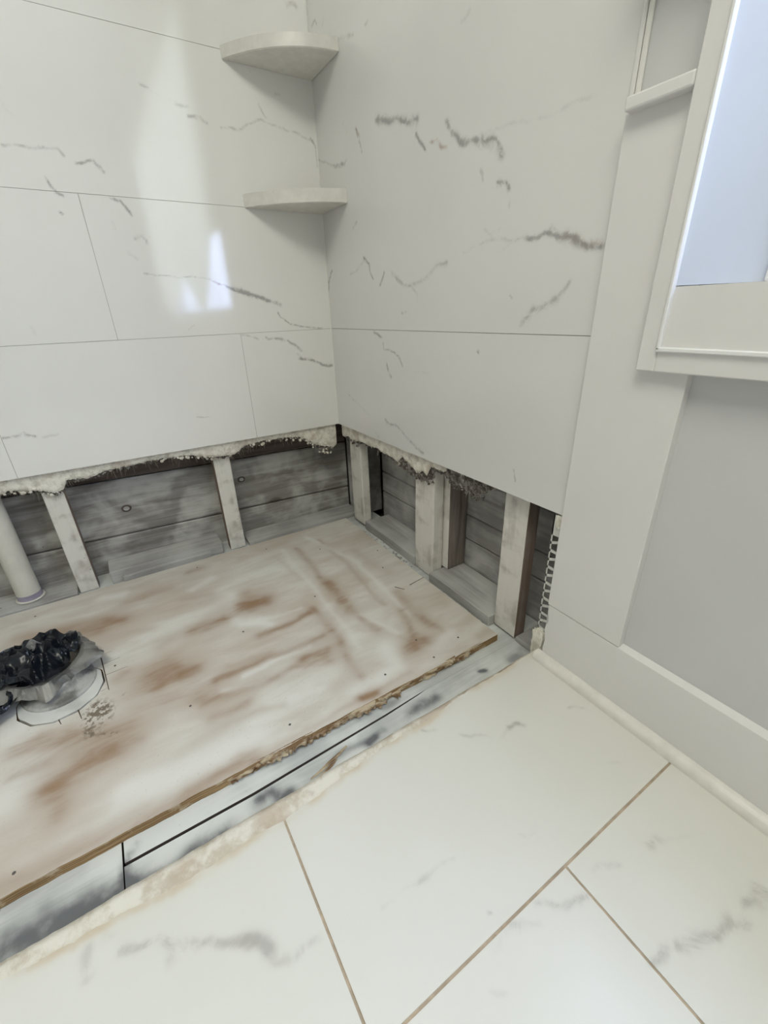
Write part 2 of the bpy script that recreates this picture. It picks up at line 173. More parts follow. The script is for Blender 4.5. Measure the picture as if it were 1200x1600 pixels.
M['sheath_x'] = grain_wood('sprayed_board_along_x', (.27, .255, .245), (.36, .35, .34), (.52, .515, .50), (.42, .72), 0, spray=9)
M['bare_board'] = grain_wood('bare_brown_board', (.07, .055, .048), (.14, .115, .10), (.3, .28, .26), (.62, .8), 1)
M['stud'] = grain_wood('sprayed_stud', (.44, .41, .37), (.60, .575, .53), (.74, .72, .675), (.30, .56), 2, spray=20, bump=.35, knots=True, gk=.12, dark=(.16, .145, .13))
M['stud_side'] = grain_wood('bare_stud_side', (.17, .12, .10), (.27, .205, .17), (.36, .33, .30), (.52, .75), 2, spray=5, bump=.4, knots=False)
M['rough_side'] = grain_wood('rough_sawn_side', (.14, .115, .10), (.30, .26, .235), (.36, .34, .31), (.60, .8), 2, bump=1.0, knots=False)
M['plate'] = grain_wood('sprayed_sole_plate', (.30, .29, .28), (.42, .41, .395), (.54, .54, .52), (.38, .66), 0, bump=.3, knots=False)
M['plate_y'] = grain_wood('sprayed_sole_plate_y', (.30, .29, .28), (.42, .41, .395), (.54, .54, .52), (.38, .66), 1, bump=.3, knots=False)
M['sub'] = grain_wood('sprayed_subfloor', (.44, .455, .45), (.54, .555, .545), (.70, .72, .70), (.36, .62), 1, bump=.2, spray=6, dark=(.25, .25, .25), marks=(.15, .155, .165))
# plywood
n = NT('sprayed_plywood'); r, g, b = n.marks()
v = n.vec((9, 2.2, 1)); gr = n.noise(2.4, 7, v, .6, .5); sm = n.noise(2.3, 3, n.vec((2.2, 1, 1)))
speck = n.noise(230, 2)
base = n.mix(n.step(gr, .3, .7), (.58, .545, .49), (.70, .685, .64))
big = n.step(sm, .40, .64, 0, .5)
base = n.mix(big, base, (.45, .355, .275))
base = n.mix(n.step(g, .0, .9), base, (.75, .745, .715))
k = n.math('MULTIPLY', r, n.step(gr, .25, .7, .55, 1.25))
c = n.mix(n.step(k, .0, 1.1), base, (.31, .20, .125))
c = n.mix(n.step(speck, .66, .74, 0, .35), c, (.40, .34, .29))
dd = n.math('MULTIPLY', b, n.step(n.noise(120, 4), .38, .6))
c = n.mix(n.step(dd, .1, .7), c, (.20, .165, .125))
n.bump(gr, .15, .001); M['ply'] = n.done(c, .75, .25)
n = NT('plywood_cut_edge'); wv = n.noise(3, 5, n.vec((6, 3, 260)), .6); ch = n.noise(22, 5)
c = n.mix(n.step(wv, .4, .6), (.20, .12, .055), (.44, .30, .155)); c = n.mix(n.step(ch, .56, .66), c, (.52, .42, .29)); n.bump(ch, .8, .004)
M['ply_edge'] = n.done(c, .85, .2)
n = NT('splintered_ply'); ch = n.noise(45, 6, n.vec((2, .5, 2)))
c = n.mix(n.step(ch, .4, .6), (.19, .115, .06), (.50, .42, .30)); n.bump(ch, .8, .003); M['splinter'] = n.done(c, .85, .2)
M['pvc'] = plain('sprayed_pvc', (.69, .675, .61), .45, .06, 14)
M['primer'] = plain('purple_primer', (.36, .32, .42), .5, .15, 40)
M['bag'] = plain('black_bag_plastic', (.006, .009, .015), .24, .1, 30, spec=.45)
n = NT('frosted_liner_plastic'); a_ = n.noise(18, 4)
c = n.mix(n.step(a_, .4, .65), (.07, .07, .07), (.22, .215, .20)); M['liner'] = n.done(c, .35, .5)
n = NT('dusty_white_plastic'); a_ = n.noise(16, 5, rough=.65); M['disc'] = n.done(n.mix(n.step(a_, .38, .66), (.15, .145, .135), (.46, .46, .44)), .5, .4)
n = NT('sprayed_flange_plate'); a_ = n.noise(12, 4); M['plate_white'] = n.done(n.mix(n.step(a_, .35, .6), (.50, .50, .48), (.66, .665, .64)), .5, .4)
M['metal'] = plain('galvanised_trim', (.66, .66, .63), .4, .05, 40)
M['screw'] = plain('screw_head', (.12, .11, .10), .5, .1, 200)
M['kerf'] = plain('saw_cut', (.07, .045, .03), .9)
M['score'] = plain('pencil_line', (.33, .27, .22), .9)
M['vinyl'] = plain('white_vinyl', (.82, .82, .82), .3, .01)
M['hair'] = plain('plaster_hair', (.42, .39, .33), .8)
n = NT('window_glass')
tr = n.n.new('ShaderNodeBsdfTransparent'); gl = n.n.new('ShaderNodeBsdfGlossy'); gl.inputs['Roughness'].default_value = .02
lw = n.n.new('ShaderNodeLayerWeight'); lw.inputs[0].default_value = .5; mx = n.n.new('ShaderNodeMixShader')
n.link(n.math('ADD', n.math('MULTIPLY', n.math('POWER', lw.outputs['Facing'], 5.), .8), .04), mx.inputs[0]); n.link(tr.outputs[0], mx.inputs[1]); n.link(gl.outputs[0], mx.inputs[2]); n.link(mx.outputs[0], n.out.inputs[0])
M['glass'] = n.m
n = NT('sheer_curtain')
tl = n.n.new('ShaderNodeBsdfTranslucent'); tl.inputs[0].default_value = (.53, .51, .34, 1)
df = n.n.new('ShaderNodeBsdfDiffuse'); df.inputs[0].default_value = (.68, .68, .58, 1)
mx = n.n.new('ShaderNodeMixShader'); mx.inputs[0].default_value = .45
n.link(tl.outputs[0], mx.inputs[1]); n.link(df.outputs[0], mx.inputs[2]); n.link(mx.outputs[0], n.out.inputs[0])
M['curtain'] = n.m
n = NT('glowing_fill_face'); n.b.inputs['Emission Color'].default_value = (1, .97, .9, 1); n.b.inputs['Emission Strength'].default_value = 1.0  # glowing face of the panel added for fill
M['fill_diffuser'] = n.done((.8, .8, .78), .5)

# ------------------------------------------------------------------ object helpers
def finish(me, name, mats, parent, base, smooth):
    for m in mats: me.materials.append(m)
    if base is None:
        if len(me.vertices):
            co = np.empty(len(me.vertices) * 3); me.vertices.foreach_get('co', co); co = co.reshape(-1, 3)
            base = (float((co[:, 0].min() + co[:, 0].max()) / 2), float((co[:, 1].min() + co[:, 1].max()) / 2), float(co[:, 2].min()))
        else: base = (0, 0, 0)
    if parent is not None: base = tuple(parent_world(parent))
    me.transform(__import__('mathutils').Matrix.Translation((-base[0], -base[1], -base[2])))
    o = bpy.data.objects.new(name, me); COL.objects.link(o)
    if parent is not None: o.parent = parent
    else: o.location = base
    me.polygons.foreach_set('use_smooth', [bool(smooth)] * len(me.polygons))
    return o
def parent_world(o):
    v = Vector(o.location)
    while o.parent is not None:
        o = o.parent; v = v + Vector(o.location)
    return v
def obj(name, bm, mats, parent=None, base=None, smooth=False):
    me = bpy.data.meshes.new(name); bm.to_mesh(me); bm.free()
    if not isinstance(mats, (list, tuple)): mats = [mats]
    return finish(me, name, mats, parent, base, smooth)
def empty(name, loc):
    o = bpy.data.objects.new(name, None); COL.objects.link(o); o.location = loc; o.empty_display_size = .05; return o
def tag(o, label=None, cat=None, group=None, kind=None):
    if label: o['label'] = label
    if cat: o['category'] = cat
    if group: o['group'] = group
    if kind: o['kind'] = kind
    return o
def box(bm, x0, x1, y0, y1, z0, z1, bev=0, mi=0, seg=1):
    r = bmesh.ops.create_cube(bm, size=1)
    for v in r['verts']:
        v.co = Vector((x0 + (v.co.x + .5) * (x1 - x0), y0 + (v.co.y + .5) * (y1 - y0), z0 + (v.co.z + .5) * (z1 - z0)))
    fs = {f for v in r['verts'] for f in v.link_faces}
    for f in fs: f.material_index = mi
    if bev:
        es = list({e for f in fs for e in f.edges})
        bmesh.ops.bevel(bm, geom=es, offset=bev, segments=seg, affect='EDGES', profile=.5)
    return r['verts']
def boxobj(name, dims, mat, parent=None, bev=0, **k):
    bm = bmesh.new(); box(bm, *dims, bev=bev); return obj(name, bm, mat, parent, **k)
def prism(bm, pts, z0, z1, mi=0):
    """polygon (x,y) extruded in z"""
    a = [bm.verts.new((x, y, z0)) for x, y in pts]; b = [bm.verts.new((x, y, z1)) for x, y in pts]
    n = len(pts)
    fs = [bm.faces.new(a[::-1]), bm.faces.new(b)]
    for i in range(n): fs.append(bm.faces.new((a[i], a[(i + 1) % n], b[(i + 1) % n], b[i])))
    for f in fs: f.material_index = mi
def wobble(bm, amp, scale, seed=0):
    for v in bm.verts:
        q = v.co * scale + Vector((seed, seed * .7, seed * 1.3))
        v.co += Vector((mnoise.noise(q), mnoise.noise(q + Vector((9, 0, 0))), mnoise.noise(q + Vector((0, 9, 0))))) * amp
def lumber(name, dims, mats, parent, seed, cuts=10, amp=.0012, axis=2, bev=.003, side=None):
    """board with softened arrises, subdivided and slightly uneven; side = (normal axis, sign, material index)"""
    bm = bmesh.new(); box(bm, *dims, bev=bev, seg=2)
    lo, hi = dims[axis * 2], dims[axis * 2 + 1]
    for i in range(1, cuts):
        c = Vector((0, 0, 0)); c[axis] = lo + (hi - lo) * i / cuts
        nn = Vector((0, 0, 0)); nn[axis] = 1
        bmesh.ops.bisect_plane(bm, geom=bm.verts[:] + bm.edges[:] + bm.faces[:], plane_co=c, plane_no=nn)
    wobble(bm, amp, 14, seed)
    if side:
        for f in bm.faces:
            f.normal_update()
            for ax, sg, mi in side:
                if f.normal[ax] * sg > .6: f.material_index = mi
    return obj(name, bm, mats, parent)

rng = random.Random(4)
def fbm(x, y, seed=0.):
    x = np.asarray(x, float); y = np.asarray(y, float); s = 0
    for k, (f, a) in enumerate(((1, 1), (2.1, .5), (4.3, .27), (9.1, .14))):
        s = s + a * np.sin(x * f * 1.0 + seed * 3.1 + k * 1.7 + 1.3 * np.sin(y * f * .83 + seed + k)) * np.cos(y * f * 1.13 + seed * 1.9 + k * 2.3 + 1.1 * np.sin(x * f * .71 - seed))
    return s
def raster(U, V, strokes, k=.00092, nch=3, warp=.0022, wf=70., halo=.35):
    """soft strokes laid on a surface -> per-vertex channels"""
    out = np.zeros((len(U), nch))
    Uw = U + warp * fbm(U * wf, V * wf, 1.); Vw = V + warp * fbm(U * wf, V * wf, 5.)
    for pts, wd, st, ch in strokes:
        if st <= 0: continue
        sg = max(wd * k, .0015); P = np.array(pts)
        lo = P.min(0) - sg * 5; hi = P.max(0) + sg * 5
        m = np.nonzero((Uw > lo[0]) & (Uw < hi[0]) & (Vw > lo[1]) & (Vw < hi[1]))[0]
        if not len(m): continue
        u = Uw[m]; v = Vw[m]; best = np.full(len(m), 9.)
        for a, b in zip(P[:-1], P[1:]):
            d = b - a; L = float(d @ d) + 1e-12
            t = np.clip(((u - a[0]) * d[0] + (v - a[1]) * d[1]) / L, 0, 1)
            best = np.minimum(best, np.hypot(u - a[0] - t * d[0], v - a[1] - t * d[1]))
        g_ = st * (np.exp(-(best / sg) ** 2) * (1 - halo) + halo * np.exp(-(best / (2.4 * sg)) ** 2))
        out[m, ch] = 1 - (1 - out[m, ch]) * (1 - np.clip(g_, 0, .98))
    return out
def slabs(name, rects, cell, place, normal_flip, depth, mats, strokes=None, parent=None, edge=None, extra=None, **rk):
    """rects of tile laid edge to edge, each a fine grid with its own thickness, all in one mesh.
    place(u, v, d) -> x, y, z arrays; edge(v) replaces u0 where the first column is broken"""
    VV, FF, MK, off = [], [], [], 0
    for (u0, u1, v0, v1, fine, broken) in rects:
        c = cell if fine else .08
        nu = max(1, int(round((u1 - u0) / c))); nv = max(1, int(round((v1 - v0) / c)))
        u, v = np.meshgrid(np.linspace(0, 1, nu + 1), np.linspace(v0, v1, nv + 1), indexing='ij')
        a = edge(v) if broken else u0
        U = (a + (u1 - a) * u).ravel(); V = v.ravel()
        x, y, z = place(U, V, 0.)
        VV.append(np.stack([x, y, z], 1))
        mk = raster(U, V, strokes, **rk) if (strokes and fine) else np.zeros((len(U), 3))
        if extra is not None and fine: mk = extra(U, V, mk)
        idx = np.arange((nu + 1) * (nv + 1)).reshape(nu + 1, nv + 1) + off
        q = np.stack([idx[:-1, :-1], idx[1:, :-1], idx[1:, 1:], idx[:-1, 1:]], -1).reshape(-1, 4)
        FF.append(q[:, ::-1] if normal_flip else q); MK.append(mk)
        ring = np.concatenate([idx[:-1, 0], idx[-1, :-1], idx[1:, -1][::-1], idx[0, 1:][::-1]]) - off
        x2, y2, z2 = place(U[ring], V[ring], depth)
        VV.append(np.stack([x2, y2, z2], 1)); MK.append(mk[ring] * 0)
        b = np.arange(len(ring)) + off + len(U); a2 = ring + off
        q = np.stack([a2, b, np.roll(b, -1), np.roll(a2, -1)], 1)
        FF.append(q[:, ::-1] if normal_flip else q)
        off += len(U) + len(ring)
    V3 = np.concatenate(VV).astype(np.float32); F = np.concatenate(FF).astype(np.int32); K = np.concatenate(MK)
    me = bpy.data.meshes.new(name)
    me.vertices.add(len(V3)); me.vertices.foreach_set('co', V3.ravel())
    me.loops.add(F.size); me.loops.foreach_set('vertex_index', F.ravel())
    me.polygons.add(len(F)); me.polygons.foreach_set('loop_start', np.arange(0, F.size, 4, dtype=np.int32))
    me.update(calc_edges=True); me.validate()
    at = me.attributes.new('marks', 'FLOAT_COLOR', 'POINT')
    at.data.foreach_set('color', np.concatenate([K, np.ones((len(K), 1))], 1).astype(np.float32).ravel())
    return me

def add_boxes_to_mesh(me, boxes):
    """append plain boxes (dims, material index) to an existing mesh"""
    bm = bmesh.new(); bm.from_mesh(me)
    for d, mi in boxes: box(bm, *d, mi=mi)
    bm.to_mesh(me); bm.free(); return me

# ------------------------------------------------------------------ room shell
ZB, Z1, H, TW = .338, .658, .320, .638
rects = []
rows = [ZB, Z1, Z1 + H, Z1 + 2 * H, Z1 + 3 * H, Z1 + 4 * H, 2.4]
offs = [-.302, -.626, -.302, -.626, -.302, -.626]
for i in range(6):
    z0, z1 = rows[i], rows[i + 1]
    js = [0.0]; j = offs[i]
    while j > -2.4: js.append(j); j -= TW
    js.append(-2.4)
    for a, b in zip(js[:-1], js[1:]):
        g = .0005; gj = g if i < 2 else 0
        rects.append((b + gj, a - gj if a < 0 else 0, z0 + (g if i else 0), z1 - g, (b > -1.3 or a > -.95) and z0 < 1.5 and a > -1.2, False))
me = slabs('wall_left', rects, .0027, lambda u, v, d: (np.full_like(u, 0.) - d, u, v), False, .009, None, LEFT_VEINS)
me = add_boxes_to_mesh(me, [((-.0095, -.0016, -2.4, 0, ZB + .001, 2.4), 1), ((-.2, -.14, -2.5, .22, -.2, 2.5), 2)])
tag(finish(me, 'wall_left', [M['tile_left'], M['grout_wall'], M['dark']], None, (0, 0, 0), False), kind='structure')

XE = .9615
rects = []
offs = [.831, .637, .831, .637, .831, .637]
for i in range(6):
    z0, z1 = rows[i], rows[i + 1]
    js = [0.0]; j = offs[i] - TW
    if j > .01: js.append(j)
    js.append(offs[i]); js.append(XE)
    for a, b in zip(js[:-1], js[1:]):
        g2 = .0006
        rects.append((a, b, z0 + (g2 if i == 1 else 0), z1 - (g2 if i == 0 else 0), z0 < 1.5, False))
me = slabs('wall_back', rects, .0027, lambda u, v, d: (u, np.full_like(u, 0.) + d, v), True, .009, None, BACK_VEINS)
OX0, OX1, OZ0, OZ1 = 1.165, 3.4, .722, 1.9
bx = [((0, XE, .0012, .0095, ZB + .001, 2.4), 1)]
for d in ((XE, OX0 - .07, 0, .012, 0, 2.4), (OX0 - .07, OX1 + .07, 0, .012, 0, OZ0 - .03), (OX0 - .07, OX1 + .07, 0, .012, OZ1 + .05, 2.4), (OX1 + .07, 4.2, 0, .012, 0, 2.4)):
    bx.append((d, 3))
for d in ((-.2, 1.06, .2, .24, -.2, 2.5), (1.06, 1.08, .10, .24, -.2, 2.5), (1.08, OX0 - .02, .10, .12, -.2, 2.5), (OX0 - .02, OX1 + .02, .10, .12, -.2, OZ0 - .02), (OX0 - .02, OX1 + .02, .10, .12, OZ1 + .02, 2.5), (OX1 + .02, 4.26, .10, .12, -.2, 2.5)):
    bx.append((d, 2))
bx.append(((.996, 1.05, .0125, .198, -.1, 2.4), 2))
# reveal between the frame and the outside
for d in ((OX0 - .03, OX0, .062, .112, OZ0 - .03, OZ1 + .03), (OX1, OX1 + .03, .062, .112, OZ0 - .03, OZ1 + .03), (OX0, OX1, .062, .112, OZ0 - .03, OZ0), (OX0, OX1, .062, .112, OZ1, OZ1 + .03)):
    bx.append((d, 4))
me = add_boxes_to_mesh(me, bx)
tag(finish(me, 'wall_back', [M['tile_back'], M['grout_wall'], M['dark'], M['wall_paint'], M['white_paint']], None, (0, 0, 0), False), kind='structure')
tag(boxobj('wall_right', (4.2, 4.26, -2.5, .24, -.2, 2.5), M['far_wall']), kind='structure')
tag(boxobj('wall_front', (-.2, 4.26, -2.46, -2.4, -.2, 2.5), M['far_wall']), kind='structure')
tag(boxobj('ceiling', (-.2, 4.26, -2.46, .24, 2.4, 2.5), M['ceiling']), kind='structure')

# tiled floor: broken edge towards the shower
te = sorted(TILE_EDGE, key=lambda p: p[1]); TY = np.array([p[1] for p in te]); TX = np.array([p[0] for p in te])
def tile_edge(v):
    return np.interp(v, TY, TX) + .0012 * fbm(v * 90, v * 0 + 2, 3) + .0006 * fbm(v * 320, v * 0, 7)
rects = []; GX = 1.256; g3 = .0018
ys = [-2.4, -1.253, -.615, 0.]
for a, b in zip(ys[:-1], ys[1:]):
    rects.append((.96, GX - g3, a + g3, b - g3, b > -1.2, True))
for k in range(10):
    xa = GX + .303 * k; xb = min(xa + .303, 4.2); off_ = -.307 if k % 2 == 0 else -.615
    yy = [0.]; j = off_
    while j > -2.4: yy.append(j); j -= TW
    yy.append(-2.4)
    for a, b in zip(yy[:-1], yy[1:]): rects.append((xa + g3, xb - g3, b + g3, a - g3, k == 0 and a > -1.2, False))
def floor_extra(U, V, mk):
    d = U - tile_edge(V)
    mk[:, 2] = np.maximum(mk[:, 2], .55 * np.exp(-(d / .009) ** 2) * (.6 + .5 * fbm(U * 60, V * 30, 2)) + .18 * np.exp(-(d / .03) ** 2))
    mk[:, 2] = np.maximum(mk[:, 2], .25 * np.exp(-((U - GX) / .004) ** 2) * (U > GX - .05))
    return mk
me = slabs('floor', rects, .0034, lambda u, v, d: (u, v, np.full_like(u, 0.) - d), False, .0085, None, FLOOR_VEINS, edge=tile_edge, extra=floor_extra, k=.00085, warp=.003, wf=45.)
me = add_boxes_to_mesh(me, [((GX - .004, 4.2, -2.4, 0, -.02, -.0016), 1), ((1.01, GX, -.62, -.610, -.02, -.0016), 1), ((1.03, GX, -1.258, -1.248, -.02, -.0016), 1), ((.95, 4.26, -2.46, .24, -.2, -.02), 2), ((-.2, .95, -2.46, .24, -.2, -.1), 2)])
tag(finish(me, 'floor', [M['tile_floor'], M['grout_floor'], M['dark']], None, (0, 0, 0), False), kind='structure')

# mortar bed under the broken tile edge
def rough_strip(name, x0f, x1, y0, y1, top, bot, mat, cell=.004, amp=.0012, seed=1):
    ny = int((y1 - y0) / cell); nx = 9; bm = bmesh.new(); R_ = []
    for i in range(ny + 1):
        y = y0 + (y1 - y0) * i / ny; xa = x0f(y); row = []
        for j in range(nx + 1):
            x = xa + (x1 - xa) * j / nx
            z = top + amp * mnoise.noise(Vector((x * 70, y * 70, seed))) + amp * .6 * mnoise.noise(Vector((x * 190, y * 190, seed)))
            if j == 0: z -= .0012
            row.append(bm.verts.new((x, y, z)))
        row.insert(0, bm.verts.new((xa + .001, y, bot))); R_.append(row)
    for a, b in zip(R_[:-1], R_[1:]):
        for k in range(len(a) - 1): bm.faces.new((a[k], a[k + 1], b[k + 1], b[k]))
    return obj(name, bm, mat, smooth=True)
mb = rough_strip('mortar_bed', lambda y: .9475 + .0007 * math.sin(y * 40) + .0005 * mnoise.noise(Vector((y * 60, 0, 0))), 1.03, -2.4, -.004, -.0035, -.0595, M['mortar'])
tag(mb, 'cream strip of broken mortar bed along the cut floor tile edge', 'mortar')

# ------------------------------------------------------------------ subfloor and plywood
sub = empty('subfloor', (.9, -.8, -.085))
tag(sub, 'grey sprayed subfloor boards in the narrow gap between plywood and floor tiles', 'subfloor')
def sub_board(pts_left, pts_right):
    """plank between two x(y) edges, y downwards lists the same"""
    bm = bmesh.new(); lay = []
    n = 160
    y0, y1 = pts_left[0][1], pts_left[-1][1]
    L = lambda P, y: float(np.interp(y, [p[1] for p in P], [p[0] for p in P]))
    rows_ = []; uv = []
    for i in range(n + 1):
        y = y0 + (y1 - y0) * i / n; a, b = L(pts_left, y), L(pts_right, y); r = []
        m = 24
        for j in range(m + 1):
            x = a + (b - a) * j / m; r.append(bm.verts.new((x, y, -.06))); uv.append((x, y))
        rows_.append(r)
    for a, b in zip(rows_[:-1], rows_[1:]):
        for k in range(len(a) - 1): bm.faces.new((a[k], a[k + 1], b[k + 1], b[k]))
    edge_loop = [e for e in bm.edges if e.is_boundary]
    ex = bmesh.ops.extrude_edge_only(bm, edges=edge_loop)
    for v in [g_ for g_ in ex['geom'] if isinstance(g_, bmesh.types.BMVert)]: v.co.z = -.084
    for f in [g_ for g_ in ex['geom'] if isinstance(g_, bmesh.types.BMFace)]: f.material_index = 1
    me = bpy.data.meshes.new('board'); bm.to_mesh(me); bm.free()
    co = np.empty(len(me.vertices) * 3); me.vertices.foreach_get('co', co); co = co.reshape(-1, 3)
    mk = raster(co[:, 0], co[:, 1], SUB_STAINS, k=.0011, warp=.003, wf=30., halo=.5)
    at = me.attributes.new('marks', 'FLOAT_COLOR', 'POINT')
    at.data.foreach_set('color', np.concatenate([mk, np.ones((len(mk), 1))], 1).astype(np.float32).ravel())
    return finish(me, 'board', [M['sub'], M['bare_board']], sub, None, False)
gapL = [(.8715, -.8425), (.874, -.64), (.8655, -.357), (.861, -.27), (.860, -.25), (.860, .136)]
gapR = [(.8768, -.8425), (.8793, -.64), (.8697, -.357), (.8636, -.27), (.8603, -.25), (.8603, .136)]
sub_board([(.60, -.8415), (.60, .136)], gapL)
sub_board(gapR, [(.993, -.8415), (.993, .136)])
sub_board([(.60, -2.38), (.60, -.8445)], [(.993, -2.38), (.993, -.8445)])
sub_board([(-.118, -2.38), (-.118, .136)], [(.5985, -2.38), (.5985, .136)])

ply = empty('plywood_panel', (.42, -1.0, -.06))
tag(ply, 'large plywood floor panel streaked with white primer over brown wood in the shower bay', 'plywood')
PX1 = .8365
HC = (.437, -.935); HR = .084
def hole_r(a):
    # octagonal hole cut with straight saw strokes
    k = round(a / (math.pi / 6) - .25) * (math.pi / 6) + .13
    return min(HR * 1.02, HR * .965 / max(.3, math.cos(a - k)))
n1, n2 = 232, 620
u, v = np.meshgrid(np.linspace(.004, 1, n1 + 1), np.linspace(-2.38, -.005, n2 + 1), indexing='ij')
PXL = .010
U = (PXL + (PX1 - PXL) * (u - .004) / .996 + np.where(u > .999, .0008 * fbm(v * 60, v * 0, 2) + .003 * (v + .5) * (v + .5) * -1 * 0, 0)); V = v
bm = bmesh.new()
Uf, Vf = U.ravel(), V.ravel()
mk = raster(Uf, Vf, PLY_STAINS, k=.00115, warp=.004, wf=26., halo=.5); mk[:, 1] *= .8
# overspray halo along the front cut edge and streaks of brown showing between roller strokes
lay = bm.verts.layers.float_color.new('marks')
verts = [bm.verts.new((float(a), float(b), -.04)) for a, b in zip(Uf, Vf)]
for vv, m_ in zip(verts, mk): vv[lay] = (m_[0], m_[1], m_[2], 1)
W = n2 + 1
for i in range(n1):
    for j in range(n2):
        bm.faces.new((verts[i * W + j], verts[(i + 1) * W + j], verts[(i + 1) * W + j + 1], verts[i * W + j + 1]))
kill = []
for vv in verts:
    dx, dy = vv.co.x - HC[0], vv.co.y - HC[1]
    if abs(dx) < .2 and abs(dy) < .2 and math.hypot(dx, dy) < hole_r(math.atan2(dy, dx)) - .004: kill.append(vv)
bmesh.ops.delete(bm, geom=kill, context='VERTS')
# pull the hole boundary onto the saw line
for vv in bm.verts:
    dx, dy = vv.co.x - HC[0], vv.co.y - HC[1]
    if vv.is_boundary and math.hypot(dx, dy) < .13:
        a = math.atan2(dy, dx); r_ = hole_r(a); vv.co.x = HC[0] + r_ * math.cos(a); vv.co.y = HC[1] + r_ * math.sin(a)
be = [e for e in bm.edges if e.is_boundary]
ex = bmesh.ops.extrude_edge_only(bm, edges=be)
for g_ in ex['geom']:
    if isinstance(g_, bmesh.types.BMVert): g_.co.z = -.0595
    if isinstance(g_, bmesh.types.BMFace): g_.material_index = 1
obj('sheet', bm, [M['ply'], M['ply_edge']], ply)
for x, y in SCREWS:
    bm = bmesh.new(); bmesh.ops.create_cone(bm, cap_ends=True, segments=12, radius1=.0027, radius2=.0024, depth=.0006)
    for vv in bm.verts: vv.co += Vector((x, y, -.0398))
    obj('screw', bm, M['screw'], ply)
def thin_strip(bm, a, b, w_, z):
    a, b = Vector((*a, z)), Vector((*b, z)); d = (b - a).normalized(); s_ = Vector((-d.y, d.x, 0)) * w_ / 2
    q = [a + s_ * .6, b + s_ * .3, b - s_ * .3, a - s_ * .6, ]
    top = [bm.verts.new(p) for p in q]; bot = [bm.verts.new(p - Vector((0, 0, .001))) for p in q]
    bm.faces.new(top)
    for i in range(4): bm.faces.new((top[i], top[(i + 1) % 4], bot[(i + 1) % 4], bot[i]))
for a, b in KERFS:
    bm = bmesh.new(); thin_strip(bm, a, b, .0045, -.0396); obj('saw_cut', bm, M['kerf'], ply)
for a, b in SCORES:
    bm = bmesh.new(); thin_strip(bm, a, b, .0022, -.0397); obj('scratch', bm, M['score'], ply)
# splintered veneer flakes along the front edge
for i in range(34):
    y = -.66 + i * .0175 + rng.uniform(-.006, .006); ln = rng.uniform(.02, .07); wd = rng.uniform(.003, .010) * (1.5 if -.6 < y < -.3 else .9)
    if y > -.08: continue
    bm = bmesh.new(); m = 9; x0 = PX1 - .001; zz = rng.uniform(-.058, -.046); hh = rng.uniform(.003, .009)
    A = []
    for k in range(m + 1):
        t = k / m; ww = wd * math.sin(math.pi * t) ** .7 * (1 + .4 * math.sin(k * 2.3 + i)); yy = y + ln * (t - .5)
        A.append([bm.verts.new(p) for p in ((x0 - .002, yy, zz), (x0 + ww, yy, zz + hh * .25 * math.sin(k * 1.7)), (x0 + ww * .8, yy, zz + hh * .6), (x0 - .002, yy, zz + hh))])
    for a, b in zip(A[:-1], A[1:]):
        for k in range(4): bm.faces.new((a[k], b[k], b[(k + 1) % 4], a[(k + 1) % 4]))
    obj('splinter', bm, M['splinter'], ply)

# torn veneer sliver and chips lying on the subfloor
def sliver(name, pts, wd, mat, label, cat, group=None):
    bm = bmesh.new(); P = [Vector(p) for p in pts]; n_ = len(P); A = []
    for i, p in enumerate(P):
        d = (P[min(i + 1, n_ - 1)] - P[max(i - 1, 0)]).normalized(); s_ = Vector((-d.y, d.x, 0)); ww = wd * (.25 + math.sin(math.pi * (i + .4) / n_))
        A.append([bm.verts.new(p + s_ * ww), bm.verts.new(p + Vector((0, 0, ww * .6))), bm.verts.new(p - s_ * ww), bm.verts.new(p - Vector((0, 0, .0005)))])
    for a, b in zip(A[:-1], A[1:]):
        for k in range(4): bm.faces.new((a[k], a[(k + 1) % 4], b[(k + 1) % 4], b[k]))
    bm.faces.new(A[0]); bm.faces.new(A[-1][::-1])
    return tag(obj(name, bm, mat), label, cat, group)
sliver('wood_splinter', [(.908, -.545, -.0592), (.905, -.525, -.058), (.900, -.505, -.057), (.893, -.480, -.058), (.885, -.460, -.0592)], .0028, M['splinter'], 'brown torn wood splinter lying on the grey subfloor strip', 'splinter')
sliver('wood_splinter', [(.913, -.535, -.0592), (.911, -.52, -.0585), (.905, -.50, -.0585), (.899, -.488, -.0592)], .0022, M['splinter'], 'shorter brown splinter beside the longer one on the grey subfloor', 'splinter')
sliver('wood_splinter', [(.105, .122, -.055), (.095, .118, .02), (.09, .112, .10), (.083, .105, .18), (.080, .10, .24)], .0016, M['stud'], 'thin pale lath stick leaning in the dark gap beside the corner stud', 'splinter')

sliver('wood_splinter', [(.7868, .0285, .200), (.7860, .0262, .17), (.7858, .0255, .14), (.7864, .0270, .105)], .0016, M['stud'], 'thin pale splinter peeling off the left edge of the widest white stud', 'splinter')
